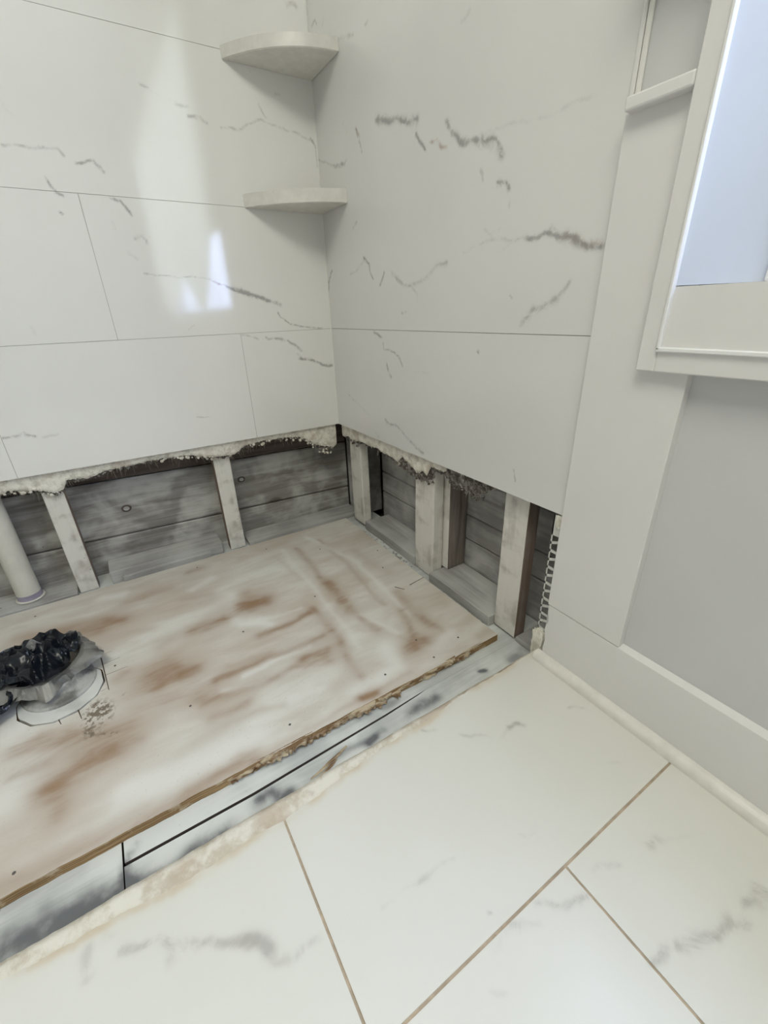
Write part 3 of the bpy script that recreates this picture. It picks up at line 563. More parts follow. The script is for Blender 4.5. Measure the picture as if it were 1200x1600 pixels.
# ------------------------------------------------------------------ sheathing, studs and plates
def tilt_board(name, u0, u1, zlo, zhi, plane, ax, mat, parent, seed, gap=.0022):
    """zlo/zhi are functions of u; ax 0: plane x = const (u = y); ax 1: plane y = const (u = x)"""
    bm = bmesh.new(); n_ = 40; A = []
    for i in range(n_ + 1):
        u_ = u0 + (u1 - u0) * i / n_
        row = []
        for t in (0, .03, .5, .97, 1):
            z = (zlo(u_) + gap) * (1 - t) + (zhi(u_) - gap) * t
            d = .0012 * mnoise.noise(Vector((u_ * 8, z * 12, seed))) + (-.0025 if t in (0, 1) else 0)
            row.append(bm.verts.new((plane + d, u_, z) if ax == 0 else (u_, plane - d, z)))
        for t in (1, 0):
            z = (zlo(u_) + gap) * (1 - t) + (zhi(u_) - gap) * t
            row.append(bm.verts.new((plane - .018, u_, z) if ax == 0 else (u_, plane + .018, z)))
        A.append(row)
    for a, b in zip(A[:-1], A[1:]):
        for k in range(len(a)): bm.faces.new((a[k], b[k], b[(k + 1) % len(a)], a[(k + 1) % len(a)]))
    bm.faces.new(A[0]); bm.faces.new(A[-1][::-1])
    bmesh.ops.recalc_face_normals(bm, faces=bm.faces[:])
    return obj(name, bm, mat, parent)
shl = empty('board_sheathing', (-.13, -.8, -.1))
tag(shl, 'grey sprayed horizontal boards inside the opened left wall behind the pipe', 'sheathing')
c2 = lambda y: .0385 - .0295 * y
c1 = lambda y: .2325 - .0255 * y
tilt_board('board', -2.3, .078, lambda y: -.1, c2, -.12, 0, M['sheath_y'], shl, 1)
tilt_board('board', -2.3, .078, c2, c1, -.12, 0, M['sheath_y'], shl, 5)
tag(tilt_board('board', -2.3, .078, c1, lambda y: c1(y) + .18, -.119, 0, M['bare_board'], shl, 8), label='unpainted dark brown top board')
tilt_board('board', -2.3, .078, lambda y: c1(y) + .18, lambda y: 2.38, -.12, 0, M['bare_board'], shl, 9)
for ky, kz, kr in ((-.728, .150, .012), (-.352, .165, .011)):
    bm = bmesh.new(); c_ = bm.verts.new((-.1172, ky, kz)); ring = []
    for k in range(20):
        a_ = 2 * math.pi * k / 20; ring.append([bm.verts.new((x_, ky + r2 * math.cos(a_) * 1.25, kz + r2 * math.sin(a_))) for x_, r2 in ((-.1168, kr * .6), (-.1186, kr * .8), (-.1195, kr))])
    for k in range(20):
        a_, b_ = ring[k], ring[(k + 1) % 20]; bm.faces.new((c_, a_[0], b_[0]))
        for m_ in range(2): f = bm.faces.new((a_[m_], a_[m_ + 1], b_[m_ + 1], b_[m_])); f.material_index = 1
    bmesh.ops.recalc_face_normals(bm, faces=bm.faces[:])
    obj('knot', bm, [M['plate_y'], M['bare_board']], shl)
shb = empty('board_sheathing', (.5, .15, -.1))
tag(shb, 'grey sprayed horizontal boards behind the four uprights of the opened right wall', 'sheathing')
tilt_board('board', .066, 1.0, lambda x: -.1, lambda x: .061 + .003 * x, .14, 1, M['sheath_x'], shb, 2)
tilt_board('board', .066, 1.0, lambda x: .061 + .003 * x, lambda x: .142, .14, 1, M['sheath_x'], shb, 3, .001)
tilt_board('board', .066, 1.0, lambda x: .142, lambda x: .262, .14, 1, M['sheath_x'], shb, 4, .0016)
tilt_board('board', .066, 1.0, lambda x: .262, lambda x: .45, .14, 1, M['sheath_x'], shb, 6, .003)
tilt_board('board', .066, 1.0, lambda x: .45, lambda x: 2.38, .14, 1, M['bare_board'], shb, 6, .003)
tag(boxobj('corner_post', (-.1175, -.012, .0825, .18, -.0595, 2.38), M['sheath_x'], bev=.003), 'grey post set back in the corner between left and right board sheathing', 'post')

STG = None
def stud(dims, seed, label, side=None, mats=None, cat='stud', **k):
    o = lumber('wall_stud', dims, mats or [M['stud'], M['stud_side'], M['rough_side']], None, seed, cuts=16, side=side, **k)
    return tag(o, label, cat)
ZT = 2.38
stud((-.068, -.030, -.4505, -.3965, -.058, ZT), 1, 'white stud in the left wall nearest the corner', side=[(1, -1, 1)])
stud((-.068, -.030, -.911, -.860, -.058, ZT), 2, 'white stud in the left wall beside the white pipe', side=[(1, 1, 1)])
stud((.018, .100, .030, .062, -.046, ZT), 3, 'short white stud in the right wall nearest the corner, lower end sawn off')
stud((.435, .527, .030, .066, -.0555, ZT), 4, 'middle white stud of the right wall with a darker stud behind it')
stud((.512, .5515, .0685, .138, -.026, ZT), 5, 'rough dark sided stud standing behind the middle white stud', side=[(0, 1, 2)])
stud((.788, .8585, .030, .067, -.0535, ZT), 6, 'widest white stud with a brown right side, next to the metal trim', side=[(0, 1, 1)])

def plate(dims, seed, label, axis, mat):
    return tag(lumber('sole_plate', dims, [mat], None, seed, cuts=14, axis=axis, amp=.0018, bev=.002), label, 'wood plate')
plate((-.118, -.030, -.824, -.476, -.0595, -.015), 1, 'grey wood block on the floor between the two left wall studs', 1, M['plate_y'])
plate((-.0295, -.014, -.79, -.52, -.0595, -.034), 2, 'low pale strip in front of the grey block between the left wall studs', 1, M['plate_y'])
plate((-.118, -.020, -.385, .075, -.0595, -.043), 3, 'dirty wood plate along the left wall from stud to corner', 1, M['plate_y'])
plate((-.118, -.006, -2.3, -.915, -.0595, -.041), 4, 'pale plate on the floor beneath the white pipe', 1, M['plate_y'])
plate((.105, .430, .030, .138, -.0595, -.026), 5, 'grey wood plate between the corner stud and the middle stud', 0, M['plate'])
plate((.530, .785, .014, .138, -.0595, -.0275), 6, 'grey wood plate between the middle stud and the widest stud', 0, M['plate'])
plate((.862, 1.0, .030, .138, -.0595, -.045), 7, 'dark wood plate behind the perforated trim at the wall end', 0, M['plate'])

# debris strip between plywood and right-hand plates
bm = bmesh.new()
for i in range(150):
    x = rng.uniform(.12, .80); y = rng.uniform(-.003, .012 + (.016 if x < .43 else 0)); s_ = rng.uniform(.0012, .0042)
    r_ = bmesh.ops.create_icosphere(bm, subdivisions=1, radius=s_)
    for vv in r_['verts']: vv.co = Vector((vv.co.x * rng.uniform(.8, 2.2) + x, vv.co.y + y, max(-.0598, vv.co.z * .6 - .058)))
tag(obj('debris', bm, M['plate']), 'grey crumbs of plaster debris in the gap beside the plywood', 'debris', kind='stuff')

# ------------------------------------------------------------------ ragged plaster left under the cut tiles
def plaster_sheet(name, contour, u0, u1, ax, front, back, mat, parent, drop=0., jag=.003, seed=1, cell=.0024, amp=.0018, topz=.40, zmax=None):
    cu = np.array([c[0] for c in contour]); cz = np.array([c[1] for c in contour]); o_ = np.argsort(cu); cu, cz = cu[o_], cz[o_]
    bm = bmesh.new(); n_ = int((u1 - u0) / cell); A = []
    sgn = 1 if ax == 1 else -1
    for i in range(n_ + 1):
        u_ = u0 + (u1 - u0) * i / n_
        zb = float(np.interp(u_, cu, cz)) - drop
        zb += jag * (mnoise.noise(Vector((u_ * 95, seed, 0))) + .8 * mnoise.noise(Vector((u_ * 260, seed, 3))) + .6 * mnoise.noise(Vector((u_ * 30, seed, 6))))
        if zmax: zb = min(zb, zmax)
        row = []; m = 12
        for k in range(m + 1):
            t = (k / m) ** .8; z = topz + (zb - topz) * t
            d = amp * (mnoise.noise(Vector((u_ * 60, z * 60, seed))) + .7 * mnoise.noise(Vector((u_ * 170, z * 170, seed))))
            q = front + max(.0006, .0012 + d + (.003 if k == m else 0))
            row.append(bm.verts.new((-q, u_, z) if ax == 0 else (u_, q, z)))
        row.append(bm.verts.new((-back, u_, zb + .003) if ax == 0 else (u_, back, zb + .003)))
        row.append(bm.verts.new((-back, u_, topz) if ax == 0 else (u_, back, topz)))
        A.append(row)
    for a, b in zip(A[:-1], A[1:]):
        for k in range(len(a) - 1): bm.faces.new((a[k], b[k], b[k + 1], a[k + 1]))
    bmesh.ops.recalc_face_normals(bm, faces=bm.faces[:])
    return obj(name, bm, mat, parent)
def crumbs(name, spots, mat, parent, smin=.0015, smax=.005):
    bm = bmesh.new()
    for p in spots:
        r_ = bmesh.ops.create_icosphere(bm, subdivisions=2, radius=rng.uniform(smin, smax))
        for vv in r_['verts']:
            nn = mnoise.noise(vv.co * 500 + Vector(p) * 31); vv.co = vv.co * (1 + .5 * nn) + Vector(p)
    return obj(name, bm, mat, parent)
def fibres(name, roots, parent):
    cu = bpy.data.curves.new(name, 'CURVE'); cu.dimensions = '3D'; cu.bevel_depth = .00028; cu.bevel_resolution = 0
    for p, d, ln in roots:
        sp = cu.splines.new('POLY'); sp.points.add(5)
        for k in range(6):
            t = k / 5; q = Vector(p) + Vector(d) * ln * t + Vector((0, 0, -ln * .55 * t * t)) - parent_world(parent)
            sp.points[k].co = (q.x, q.y, q.z, 1)
    cu.materials.append(M['hair'])
    o = bpy.data.objects.new(name, cu); COL.objects.link(o); o.parent = parent; o['kind'] = 'stuff'; return o

pL = empty('plaster_edge', (-.02, -.8, .27)); tag(pL, 'ragged cream plaster hanging below the cut tiles of the left wall', 'plaster')
CL = list(PLASTER_LEFT)
CL = [(-1.3, .305), (-1.06, .304)] + CL
zc = lambda C_, u_: float(np.interp(u_, [c[0] for c in sorted(C_)], [c[1] for c in sorted(C_)]))
plaster_sheet('plaster', CL, -2.3, -.008, 0, .0098, .018, M['plaster'], pL, jag=.0035, seed=2)
plaster_sheet('backing', [(a, b) for a, b in CL], -2.3, -.008, 0, .0185, .029, M['backing'], pL, drop=.008, jag=.009, seed=5, amp=.0025, zmax=.33)
sp = []
for c0, c1_, nn, dz in ((-1.06, -.87, 60, .012), (-.60, -.44, 46, .010), (-.33, -.09, 50, .014), (-.12, -.03, 26, .03)):
    for _ in range(nn):
        u_ = rng.uniform(c0, c1_); sp.append((-rng.uniform(.012, .024), u_, zc(CL, u_) - rng.uniform(-.006, dz)))
crumbs('crumb_cluster', sp, M['plaster'], pL)['kind'] = 'stuff'
ro = []
for _ in range(150):
    u_ = rng.choice([rng.uniform(-1.05, -.84), rng.uniform(-.75, -.28), rng.uniform(-.45, -.03)])
    ro.append(((-rng.uniform(.012, .024), u_, zc(CL, u_) + .004), (rng.uniform(-.2, .5), rng.uniform(-.6, .6), -.6), rng.uniform(.010, .030)))
fibres('hair_fringe', ro, pL)
pB = empty('plaster_edge', (.3, .02, .27)); tag(pB, 'ragged cream plaster hanging below the cut tiles of the right wall', 'plaster')
CB = list(PLASTER_BACK)
plaster_sheet('plaster', CB + [(.66, .36)], .002, .60, 1, .0098, .017, M['plaster'], pB, jag=.004, seed=3)
CB2 = [(0, .285), (.15, .292), (.24, .295), (.30, .285), (.36, .27), (.42, .262), (.47, .255), (.50, .268), (.54, .30), (.58, .305), (.62, .29), (.66, .288), (.70, .285), (.73, .30), (.75, .32), (.79, .335)]
plaster_sheet('backing', CB2, .002, .78, 1, .0175, .028, M['backing'], pB, jag=.010, seed=9, amp=.0025, zmax=.333)
sp = []
for c0, c1_, nn, z_ in ((.03, .13, 24, .285), (.44, .53, 34, .27), (.60, .73, 46, .290), (.36, .46, 20, .28)):
    for _ in range(nn): sp.append((rng.uniform(c0, c1_), rng.uniform(.014, .028), z_ + rng.uniform(-.012, .015)))
crumbs('crumb_cluster', sp, M['backing'], pB, .0015, .0045)['kind'] = 'stuff'
fibres('hair_fringe', [((u_ := rng.uniform(.05, .72), rng.uniform(.014, .026), zc(CB2, u_) + .006), (rng.uniform(-.5, .5), rng.uniform(-.5, .1), -.6), rng.uniform(.008, .022)) for _ in range(70)], pB)

# ------------------------------------------------------------------ white drain pipe
pipe = empty('waste_pipe', (-.062, -1.034, -.041)); tag(pipe, 'white plastic waste pipe standing in the left wall cavity', 'pipe')
def lathe(bm, c, prof, seg=40, mi=0):
    R_ = [[bm.verts.new((c[0] + r * math.cos(2 * math.pi * k / seg), c[1] + r * math.sin(2 * math.pi * k / seg), z)) for k in range(seg)] for r, z in prof]
    for a, b in zip(R_[:-1], R_[1:]):
        for k in range(seg):
            f = bm.faces.new((a[k], a[(k + 1) % seg], b[(k + 1) % seg], b[k])); f.material_index = mi
    return R_
PC = (-.062, -1.034)
bm = bmesh.new(); lathe(bm, PC, [(.0302, -.036), (.0302, .38)], 48); obj('tube', bm, M['pvc'], pipe, smooth=True)
bm = bmesh.new(); lathe(bm, PC, [(.0304, -.041), (.0312, -.038), (.0310, -.022), (.0303, -.020)], 48); tag(obj('primer_band', bm, M['primer'], pipe, smooth=True), label='purple primer band at the foot')
bm = bmesh.new(); lathe(bm, PC, [(.0300, -.0405), (.0355, -.0400), (.0375, -.0385), (.0350, -.0365), (.0312, -.0360)], 48); obj('cement_collar', bm, M['pvc'], pipe, smooth=True)

# ------------------------------------------------------------------ drain flange and the bag stuffed into it
fl = empty('drain_flange', (HC[0], HC[1], -.055)); tag(fl, 'dusty white round drain flange set in the plywood hole under the black bag', 'drain')
bm = bmesh.new()
pts = []
for k in range(72):
    a = 2 * math.pi * k / 72; r_ = hole_r(a) - .003 - .001 * math.sin(5 * a); pts.append((HC[0] + r_ * math.cos(a), HC[1] + r_ * math.sin(a)))
prism(bm, pts, -.056, -.0385)
obj('mounting_plate', bm, M['plate_white'], fl)
DC = (HC[0] - .026, HC[1] - .004)
bm = bmesh.new(); lathe(bm, DC, [(.071, -.0385), (.071, -.034), (.068, -.0315), (.064, -.0322), (.056, -.029), (.046, -.026), (.043, -.020), (.043, -.008), (.038, -.007), (.036, -.03), (.0001, -.03)], 72); obj('disc', bm, M['disc'], fl, smooth=True)

def bag_ring(c, prof, seg, seed, fold, spikes, mat, parent, name, tilt=(0, 0)):
    bm = bmesh.new(); R_ = []
    for i, (r, z, f) in enumerate(prof):
        row = []
        for k in range(seg):
            a = 2 * math.pi * k / seg
            rr = r * (1 + f * (mnoise.noise(Vector((math.cos(a) * 2.4, math.sin(a) * 2.4, i * .35 + seed))) * 1.2 + .5 * mnoise.noise(Vector((math.cos(a) * 7, math.sin(a) * 7, i * .5 + seed)))))
            zz = z + fold * f * (mnoise.noise(Vector((math.cos(a) * 4.5, math.sin(a) * 4.5, i * .6 + seed + 5))) + .6 * abs(mnoise.noise(Vector((math.cos(a) * 11, math.sin(a) * 11, i * .4 + seed)))))
            for (sa, sw, sr, sz, lo) in spikes:
                da = (a - math.radians(sa) + math.pi) % (2 * math.pi) - math.pi
                if i >= lo:
                    g_ = max(0, 1 - abs(da) / math.radians(sw)) * (i - lo + 1) / (len(prof) - lo)
                    rr += sr * g_; zz += sz * g_
            row.append(bm.verts.new((c[0] + rr * math.cos(a) + tilt[0] * zz, c[1] + rr * math.sin(a) + tilt[1] * zz, zz)))
        R_.append(row)
    for a, b in zip(R_[:-1], R_[1:]):
        for k in range(seg): bm.faces.new((a[k], a[(k + 1) % seg], b[(k + 1) % seg], b[k]))
    o = obj(name, bm, mat, parent)
    md = o.modifiers.new('thickness', 'SOLIDIFY'); md.thickness = .0006
    return o
BC = (.365, -.962)
bag = empty('plastic_bag', (BC[0], BC[1], -.03)); tag(bag, 'crumpled black plastic bag stuffed into the floor drain', 'bag')
bag_ring(BC, [(.060, -.010, .05), (.068, .002, .06), (.074, .010, .06), (.082, .012, .08), (.090, .004, .12), (.099, -.006, .14)], 96, 3., .02,
         [(74, 16, .016, .006, 3), (5, 24, .016, -.010, 3), (150, 20, .012, .01, 3), (-60, 24, .014, -.006, 3)], M['liner'], bag, 'clear_liner')
def heap(c, rx, ry, h, seed, mat, name, seg=(120, 50), amp=.18, zb=0., fr=1.5):
    """crumpled mass: ridged folds over a low dome"""
    bm = bmesh.new(); R_ = []
    for i in range(seg[1] + 1):
        t = i / seg[1]; row = []
        for k in range(seg[0]):
            a = 2 * math.pi * k / seg[0]; r_ = t; x, y = r_ * math.cos(a), r_ * math.sin(a)
            wx = x + .35 * mnoise.noise(Vector((x * 1.6, y * 1.6, seed + 11))); wy = y + .35 * mnoise.noise(Vector((x * 1.6, y * 1.6, seed + 21)))
            f = 1 - 2.2 * abs(mnoise.noise(Vector((wx * fr, wy * fr * 1.8, seed)))); f2 = 1 - 2 * abs(mnoise.noise(Vector((wx * fr * 1.9, wy * fr * 1.8, seed + 3))))
            e = 1 + amp * (mnoise.noise(Vector((math.cos(a) * 1.8, math.sin(a) * 1.8, seed + 7))) + .5 * mnoise.noise(Vector((math.cos(a) * 5, math.sin(a) * 5, seed))))
            z = zb + h * (.55 + .35 * math.sin(min(1, t * 1.3) * math.pi) + .60 * f + .14 * f2 - .25)
            row.append(bm.verts.new((c[0] + x * rx * e, c[1] + y * ry * e, z)))
        R_.append(row)
    for a, b in zip(R_[:-1], R_[1:]):
        for k in range(seg[0]): bm.faces.new((a[k], b[k], b[(k + 1) % seg[0]], a[(k + 1) % seg[0]]))
    return obj(name, bm, mat, bag)
heap((BC[0] - .006, BC[1] - .004), .082, .080, .030, 2., M['bag'], 'stuffed_folds', zb=.004)
def sheet_fold(pts, width, seed, mat, name, n_=34, m=22, amp=.016):
    """crumpled sheet following a spine of (x, y, z) points"""
    P = [Vector(p) for p in pts]; bm = bmesh.new(); A = []
    for i in range(n_ + 1):
        s_ = i / n_ * (len(P) - 1); k = min(int(s_), len(P) - 2); f = s_ - k; c_ = P[k].lerp(P[k + 1], f); d = (P[k + 1] - P[k]).normalized(); sd = Vector((-d.y, d.x, 0)).normalized()
        row = []
        for j in range(m + 1):
            t = j / m * 2 - 1; w_ = width[0] * (1 - i / n_) + width[1] * i / n_
            q = c_ + sd * t * w_ * (1 + .3 * mnoise.noise(Vector((i * .12, seed, t * .5)))) + Vector((0, 0, amp * (1.0 - 2.4 * abs(mnoise.noise(Vector((i * .10, t * 2.0, seed)))) - .7 * t * t)))
            row.append(bm.verts.new(q))
        A.append(row)
    for a, b in zip(A[:-1], A[1:]):
        for k in range(m): bm.faces.new((a[k], b[k], b[k + 1], a[k + 1]))
    o = obj(name, bm, mat, bag); md = o.modifiers.new('thickness', 'SOLIDIFY'); md.thickness = .0006; return o
sheet_fold([(.350, -.975, .020), (.352, -1.02, .018), (.362, -1.08, .008), (.375, -1.15, -.002), (.40, -1.30, -.012)], (.060, .085), 4., M['bag'], 'bag_tail', amp=.022)
sheet_fold([(.415, -.985, .004), (.435, -1.02, -.004), (.45, -1.05, -.014), (.47, -1.10, -.022)], (.020, .034), 9., M['bag'], 'bag_tail', amp=.016)
sheet_fold([(.372, -.935, .018), (.362, -.927, .034), (.356, -.922, .050)], (.034, .012), 6., M['bag'], 'bag_corner', amp=.004)
sheet_fold([(.345, -.972, .022), (.333, -.973, .038), (.326, -.973, .052)], (.028, .002), 7., M['liner'], 'liner_corner', amp=.002)

# ------------------------------------------------------------------ corner shelves
def corner_shelf(zt, zb, p0, p1, p2, label):
    bm = bmesh.new(); N = 28; pts = [(.0005, -.0005)]
    for k in range(N + 1):
        t = k / N; pts.append((max(.0005, (1 - t) ** 2 * p0[0] + 2 * t * (1 - t) * p1[0] + t * t * p2[0]), min(-.0005, (1 - t) ** 2 * p0[1] + 2 * t * (1 - t) * p1[1] + t * t * p2[1])))
    prism(bm, pts, zb, zt); bmesh.ops.recalc_face_normals(bm, faces=bm.faces[:])
    es = [e for e in bm.edges if abs(e.verts[0].co.z - e.verts[1].co.z) < 1e-6]
    bmesh.ops.bevel(bm, geom=es, offset=.0015, segments=2, affect='EDGES')
    return tag(obj('corner_shelf', bm, M['shelf']), label, 'shelf')
corner_shelf(1.306, 1.279, (0, -.241), (.152, -.152), (.164, 0), 'upper white curved corner shelf between the two tiled walls')
corner_shelf(1.008, .9755, (0, -.236), (.140, -.135), (.164, 0), 'lower white curved corner shelf between the two tiled walls')
# corner caulk
bm = bmesh.new(); prism(bm, [(.0002, -.0002), (.0030, -.0002), (.0014, -.0014), (.0002, -.0030)], ZB, 2.398)
tag(obj('trim_1', bm, M['caulk']), kind='structure')

# ------------------------------------------------------------------ wainscot, baseboard, rail, casing
def quarter(bm, x0, x1, yb, r, z0=0., seg=8):
    prof = [(0, 0)] + [(-r * math.sin(a), r * math.cos(a)) for a in [math.pi / 2 * k / seg for k in range(seg + 1)]]
    A = [[bm.verts.new((x, yb + py, z0 + pz)) for py, pz in prof] for x in (x0, x1)]
    n_ = len(prof)
    for k in range(n_): bm.faces.new((A[0][k], A[0][(k + 1) % n_], A[1][(k + 1) % n_], A[1][k]))
    bm.faces.new(A[0][::-1]); bm.faces.new(A[1])
# baseboard with its torn left end
bm = bmesh.new()
endp = [(.975, 0.0), (.973, .03), (.9755, .05), (.971, .08), (.977, .10), (.974, .12), (.972, .1395)]
YB = -.0155
fr_ = [bm.verts.new((x, YB, z)) for x, z in endp] + [bm.verts.new((4.2, YB, .1395)), bm.verts.new((4.2, YB, 0))]
bk_ = [bm.verts.new((v.co.x, -.0003, v.co.z + (.0035 if v.co.z > .13 else 0))) for v in fr_]
bm.faces.new(fr_); bm.faces.new(bk_[::-1])
for k in range(len(fr_)): bm.faces.new((fr_[k], bk_[k], bk_[(k + 1) % len(fr_)], fr_[(k + 1) % len(fr_)]))
bmesh.ops.recalc_face_normals(bm, faces=bm.faces[:])
tag(obj('baseboard_back', bm, M['white_paint']), kind='structure')
bm = bmesh.new(); quarter(bm, .962, 4.2, YB - .0004, .0185)
bmesh.ops.bevel(bm, geom=[e for e in bm.edges if all(v.co.x < .97 for v in e.verts)], offset=.002, segments=2, affect='EDGES')
tag(obj('quarter_round', bm, M['shelf'], smooth=False), 'cream quarter round moulding along the foot of the white baseboard', 'moulding')
bm = bmesh.new()
sp_ = [(.969, .1412), (1.123, .1412), (1.123, .616), (1.058, .616), (1.058, .928), (.969, .928)]
fa = [bm.verts.new((x, YB, z)) for x, z in sp_]; fb = [bm.verts.new((x, -.0003, z)) for x, z in sp_]
bm.faces.new(fa); bm.faces.new(fb[::-1])
for k in range(6): bm.faces.new((fa[k], fb[k], fb[(k + 1) % 6], fa[(k + 1) % 6]))
bmesh.ops.recalc_face_normals(bm, faces=bm.faces[:])
bmesh.ops.bevel(bm, geom=[e for e in bm.edges if all(v.co.y < -.01 for v in e.verts)], offset=.0012, segments=1, affect='EDGES')
tag(obj('wainscot_stile', bm, M['white_paint']), 'flat white vertical wainscot board at the edge of the wall tile', 'wainscot')
bm = bmesh.new(); box(bm, .976, 1.0582, -.031, -.0003, .9255, .941, bev=.0025, seg=2)
tag(obj('chair_rail', bm, M['white_paint']), 'short white cap rail on top of the wainscot board', 'rail')
tag(boxobj('trim_2', (.9618, .968, -.005, -.0003, .9415, 2.398), M['white_paint'], bev=.0015), kind='structure')
tag(boxobj('trim_3', (.9685, .976, -.003, -.0003, .9415, 2.398), M['caulk'], bev=.001), kind='structure')

win = empty('window_1', (2.13, 0, .6)); tag(win, kind='structure')
CX0, CZ0, CX1, CZ1 = 1.0585, .6165, 3.51, 2.02
BXI, BZI = 1.084, .645
bm = bmesh.new()
box(bm, CX0, BXI, -.031, -.0003, CZ0, CZ1, bev=.0015); box(bm, CX1 - .03, CX1, -.031, -.0003, CZ0, CZ1, bev=.0015)
box(bm, BXI, CX1 - .03, -.0308, -.0003, CZ0, BZI, bev=.0015); box(bm, BXI, CX1 - .03, -.0308, -.0003, CZ1 - .03, CZ1, bev=.0015)
obj('casing', bm, M['white_paint'], win)
bm = bmesh.new()
box(bm, BXI - .001, BXI + .0038, -.0355, -.02, BZI, CZ1 - .03, bev=.0012); box(bm, BXI - .001, CX1 - .03, -.0355, -.02, BZI - .002, BZI + .0038, bev=.0012)
obj('bead', bm, M['vinyl'], win)
bm = bmesh.new()   # left jamb lining splayed for light, blue glow painted in, flat apron board below
def quadbox(bm, q, th):
    a = [bm.verts.new(p) for p in q]; b = [bm.verts.new((p[0], p[1] + th, p[2])) for p in q]
    bm.faces.new(a); bm.faces.new(b[::-1])
    for k in range(4): bm.faces.new((a[k], b[k], b[(k + 1) % 4], a[(k + 1) % 4]))
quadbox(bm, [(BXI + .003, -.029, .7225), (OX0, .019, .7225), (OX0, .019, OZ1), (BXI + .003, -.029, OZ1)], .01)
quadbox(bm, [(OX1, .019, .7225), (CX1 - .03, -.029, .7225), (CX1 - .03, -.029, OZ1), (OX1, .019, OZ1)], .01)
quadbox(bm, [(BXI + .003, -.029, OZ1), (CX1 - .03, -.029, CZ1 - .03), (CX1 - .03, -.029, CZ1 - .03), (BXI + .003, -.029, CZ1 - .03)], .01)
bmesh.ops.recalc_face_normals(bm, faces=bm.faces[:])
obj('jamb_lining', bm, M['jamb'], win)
bm = bmesh.new()
quadbox(bm, [(BXI + .003, -.029, BZI + .002), (CX1 - .03, -.029, BZI + .002), (CX1 - .03, -.024, .7215), (BXI + .003, -.027, .7215)], .012)
box(bm, BXI + .003, CX1 - .03, -.0262, .03, .700, .7214)
box(bm, BXI, CX1 - .03, -.0290, .012, OZ1 + .0, CZ1 - .03)
bmesh.ops.recalc_face_normals(bm, faces=bm.faces[:])
obj('sill_board', bm, M['white_paint'], win)
bm = bmesh.new(); fw = .03; MX = 2.10
for d in ((OX0, OX0 + fw, .012, .062, OZ0, OZ1), (OX1 - fw, OX1, .012, .062, OZ0, OZ1), (OX0 + fw, OX1 - fw, .012, .062, OZ0, OZ0 + fw), (OX0 + fw, OX1 - fw, .012, .062, OZ1 - fw, OZ1), (MX - .02, MX + .02, .016, .060, OZ0 + fw, OZ1 - fw)):
    box(bm, *d, bev=.003, seg=2)
obj('window_frame', bm, M['vinyl'], win)
for a, b in ((OX0 + fw, MX - .02), (MX + .02, OX1 - fw)):
    boxobj('pane', (a, b, .038, .042, OZ0 + fw, OZ1 - fw), M['glass'], win)

# sheer curtain in two tied-back leaves
def curtain(x0, x1, zb, label):
    bm = bmesh.new(); nx, nz = 90, 30; A = []
    for i in range(nx + 1):
        x = x0 + (x1 - x0) * i / nx; b = zb(x); row = []
        for j in range(nz + 1):
            t = j / nz; z = 1.98 + (b - 1.98) * t
            y = -.052 + .010 * math.sin(x * 95 + 1.5 * math.sin(z * 5)) * (.4 + .6 * t)
            row.append(bm.verts.new((x, y, z)))
        A.append(row)
    for a, b in zip(A[:-1], A[1:]):
        for k in range(nz): bm.faces.new((a[k], b[k], b[k + 1], a[k + 1]))
    return tag(obj('sheer_curtain', bm, M['curtain'], smooth=True), label, 'curtain')
curtain(.98, 1.725, lambda x: float(np.interp(x, [.98, 1.25, 1.40, 1.56, 1.66, 1.725], [1.08, 1.07, .92, .80, .77, .75])), 'pale sheer curtain over the nearer window pane')
curtain(1.745, 3.42, lambda x: float(np.interp(x, [1.745, 1.84, 2.0, 2.2, 2.32, 2.66, 3.42], [.76, .78, .89, .98, .88, .78, .74])), 'pale sheer curtain over the farther window pane')
bm = bmesh.new(); bmesh.ops.create_cone(bm, cap_ends=True, segments=16, radius1=.008, radius2=.008, depth=2.50)
for v in bm.verts: v.co = Vector((v.co.z + 2.20, v.co.x - .052, v.co.y + 1.985))
tag(obj('curtain_rod', bm, M['vinyl'], smooth=False), 'white rod carrying the sheer window curtains', 'rod')

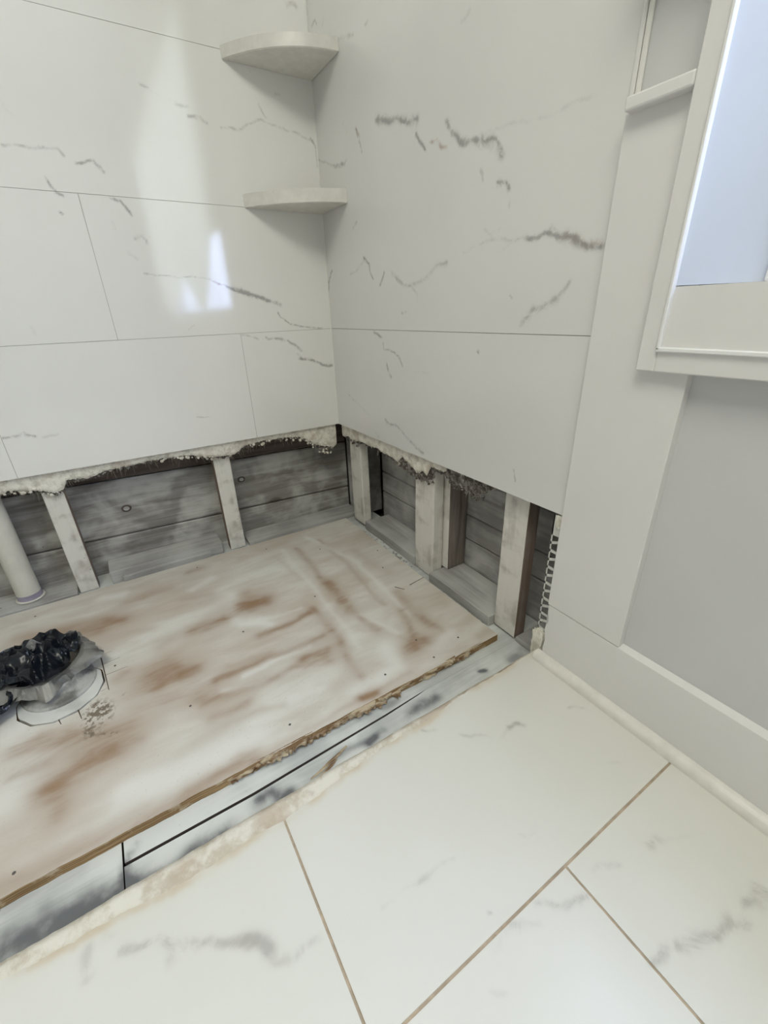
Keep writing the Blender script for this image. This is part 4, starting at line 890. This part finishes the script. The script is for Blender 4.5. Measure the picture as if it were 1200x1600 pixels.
# ------------------------------------------------------------------ perforated trim leg and broken end of the wall
bm = bmesh.new(); T0, T1, zl, zh = .9395, .973, .052, .332; yy = .004
def strip_box(x0, x1, z0, z1): box(bm, x0, x1, yy, yy + .0011, z0, z1)
strip_box(T0, T0 + .0028, zl, zh); strip_box(T1 - .0022, T1, zl, zh)
npair = 6; ph = (zh - .045 - zl) / npair
for k in range(npair):
    zc_ = zl + ph * k
    q = [(T0, zc_), (T0, zc_ + ph * .16), (T1, zc_ + ph * .12), (T1, zc_ - ph * .02)]
    q2 = [(T0, zc_ + ph * .44), (T0, zc_ + ph * .60), (T1, zc_ + ph * .92), (T1, zc_ + ph * .78)]
    for qq in (q, q2):
        a = [bm.verts.new((x, yy, z)) for x, z in qq]; b = [bm.verts.new((x, yy + .0011, z)) for x, z in qq]
        bm.faces.new(a); bm.faces.new(b[::-1])
        for m in range(4): bm.faces.new((a[m], b[m], b[(m + 1) % 4], a[(m + 1) % 4]))
strip_box(T0, T1, zh - .045, zh)
bmesh.ops.recalc_face_normals(bm, faces=bm.faces[:])
tag(obj('tile_trim', bm, M['metal']), 'perforated white metal tile trim leg exposed beside the wainscot board', 'metal trim')
def chunk(c, s, seed, label, mat):
    bm = bmesh.new(); bmesh.ops.create_icosphere(bm, subdivisions=4, radius=1)
    for v in bm.verts:
        p = v.co.copy(); m_ = max(abs(p.x), abs(p.y), abs(p.z)); p = p / m_ * .75 + p * .25
        nn = 1 + .22 * mnoise.noise(p * 2.2 + Vector((seed, 0, 0))) + .07 * mnoise.noise(p * 7)
        v.co = Vector((c[0] + p.x * s[0] * nn, c[1] + p.y * s[1] * nn, c[2] + p.z * s[2] * nn))
    return tag(obj('plaster_chunk', bm, mat), label, 'plaster')
chunk((.950, .000, .018), (.014, .009, .034), 2, 'broken block of white plaster at the foot of the torn baseboard end', M['plaster'])
chunk((.957, .004, .320), (.010, .004, .014), 5, 'small broken tan plaster lump at the top of the perforated trim', M['plaster'])


# ------------------------------------------------------------------ unseen ceiling panel added as fill light
fill_panel = empty('added_fill_panel', (1.75, -1.1, 2.4)); tag(fill_panel, 'flat white rectangular fill light added above the room', 'light')
boxobj('fill_housing', (1.1, 2.4, -1.6, -.6, 2.368, 2.399), M['vinyl'], fill_panel, bev=.004)
boxobj('fill_diffuser', (1.14, 2.36, -1.56, -.64, 2.364, 2.3675), M['fill_diffuser'], fill_panel)

# ------------------------------------------------------------------ groups of like things
for key, text in (('wall_stud', 'sprayed studs of the opened walls'), ('sole_plate', 'wood plates lying between the studs'), ('wood_splinter', 'loose wood splinters'),
                  ('corner_shelf', 'curved corner shelves'), ('sheer_curtain', 'sheer window curtains'), ('board_sheathing', 'board sheathing inside the opened walls'),
                  ('plaster_edge', 'ragged plaster under the cut tiles'), ('plaster_chunk', 'broken plaster lumps at the wall end')):
    for o in COL.objects:
        if o.parent is None and o.name.split('.')[0] == key: o['group'] = text
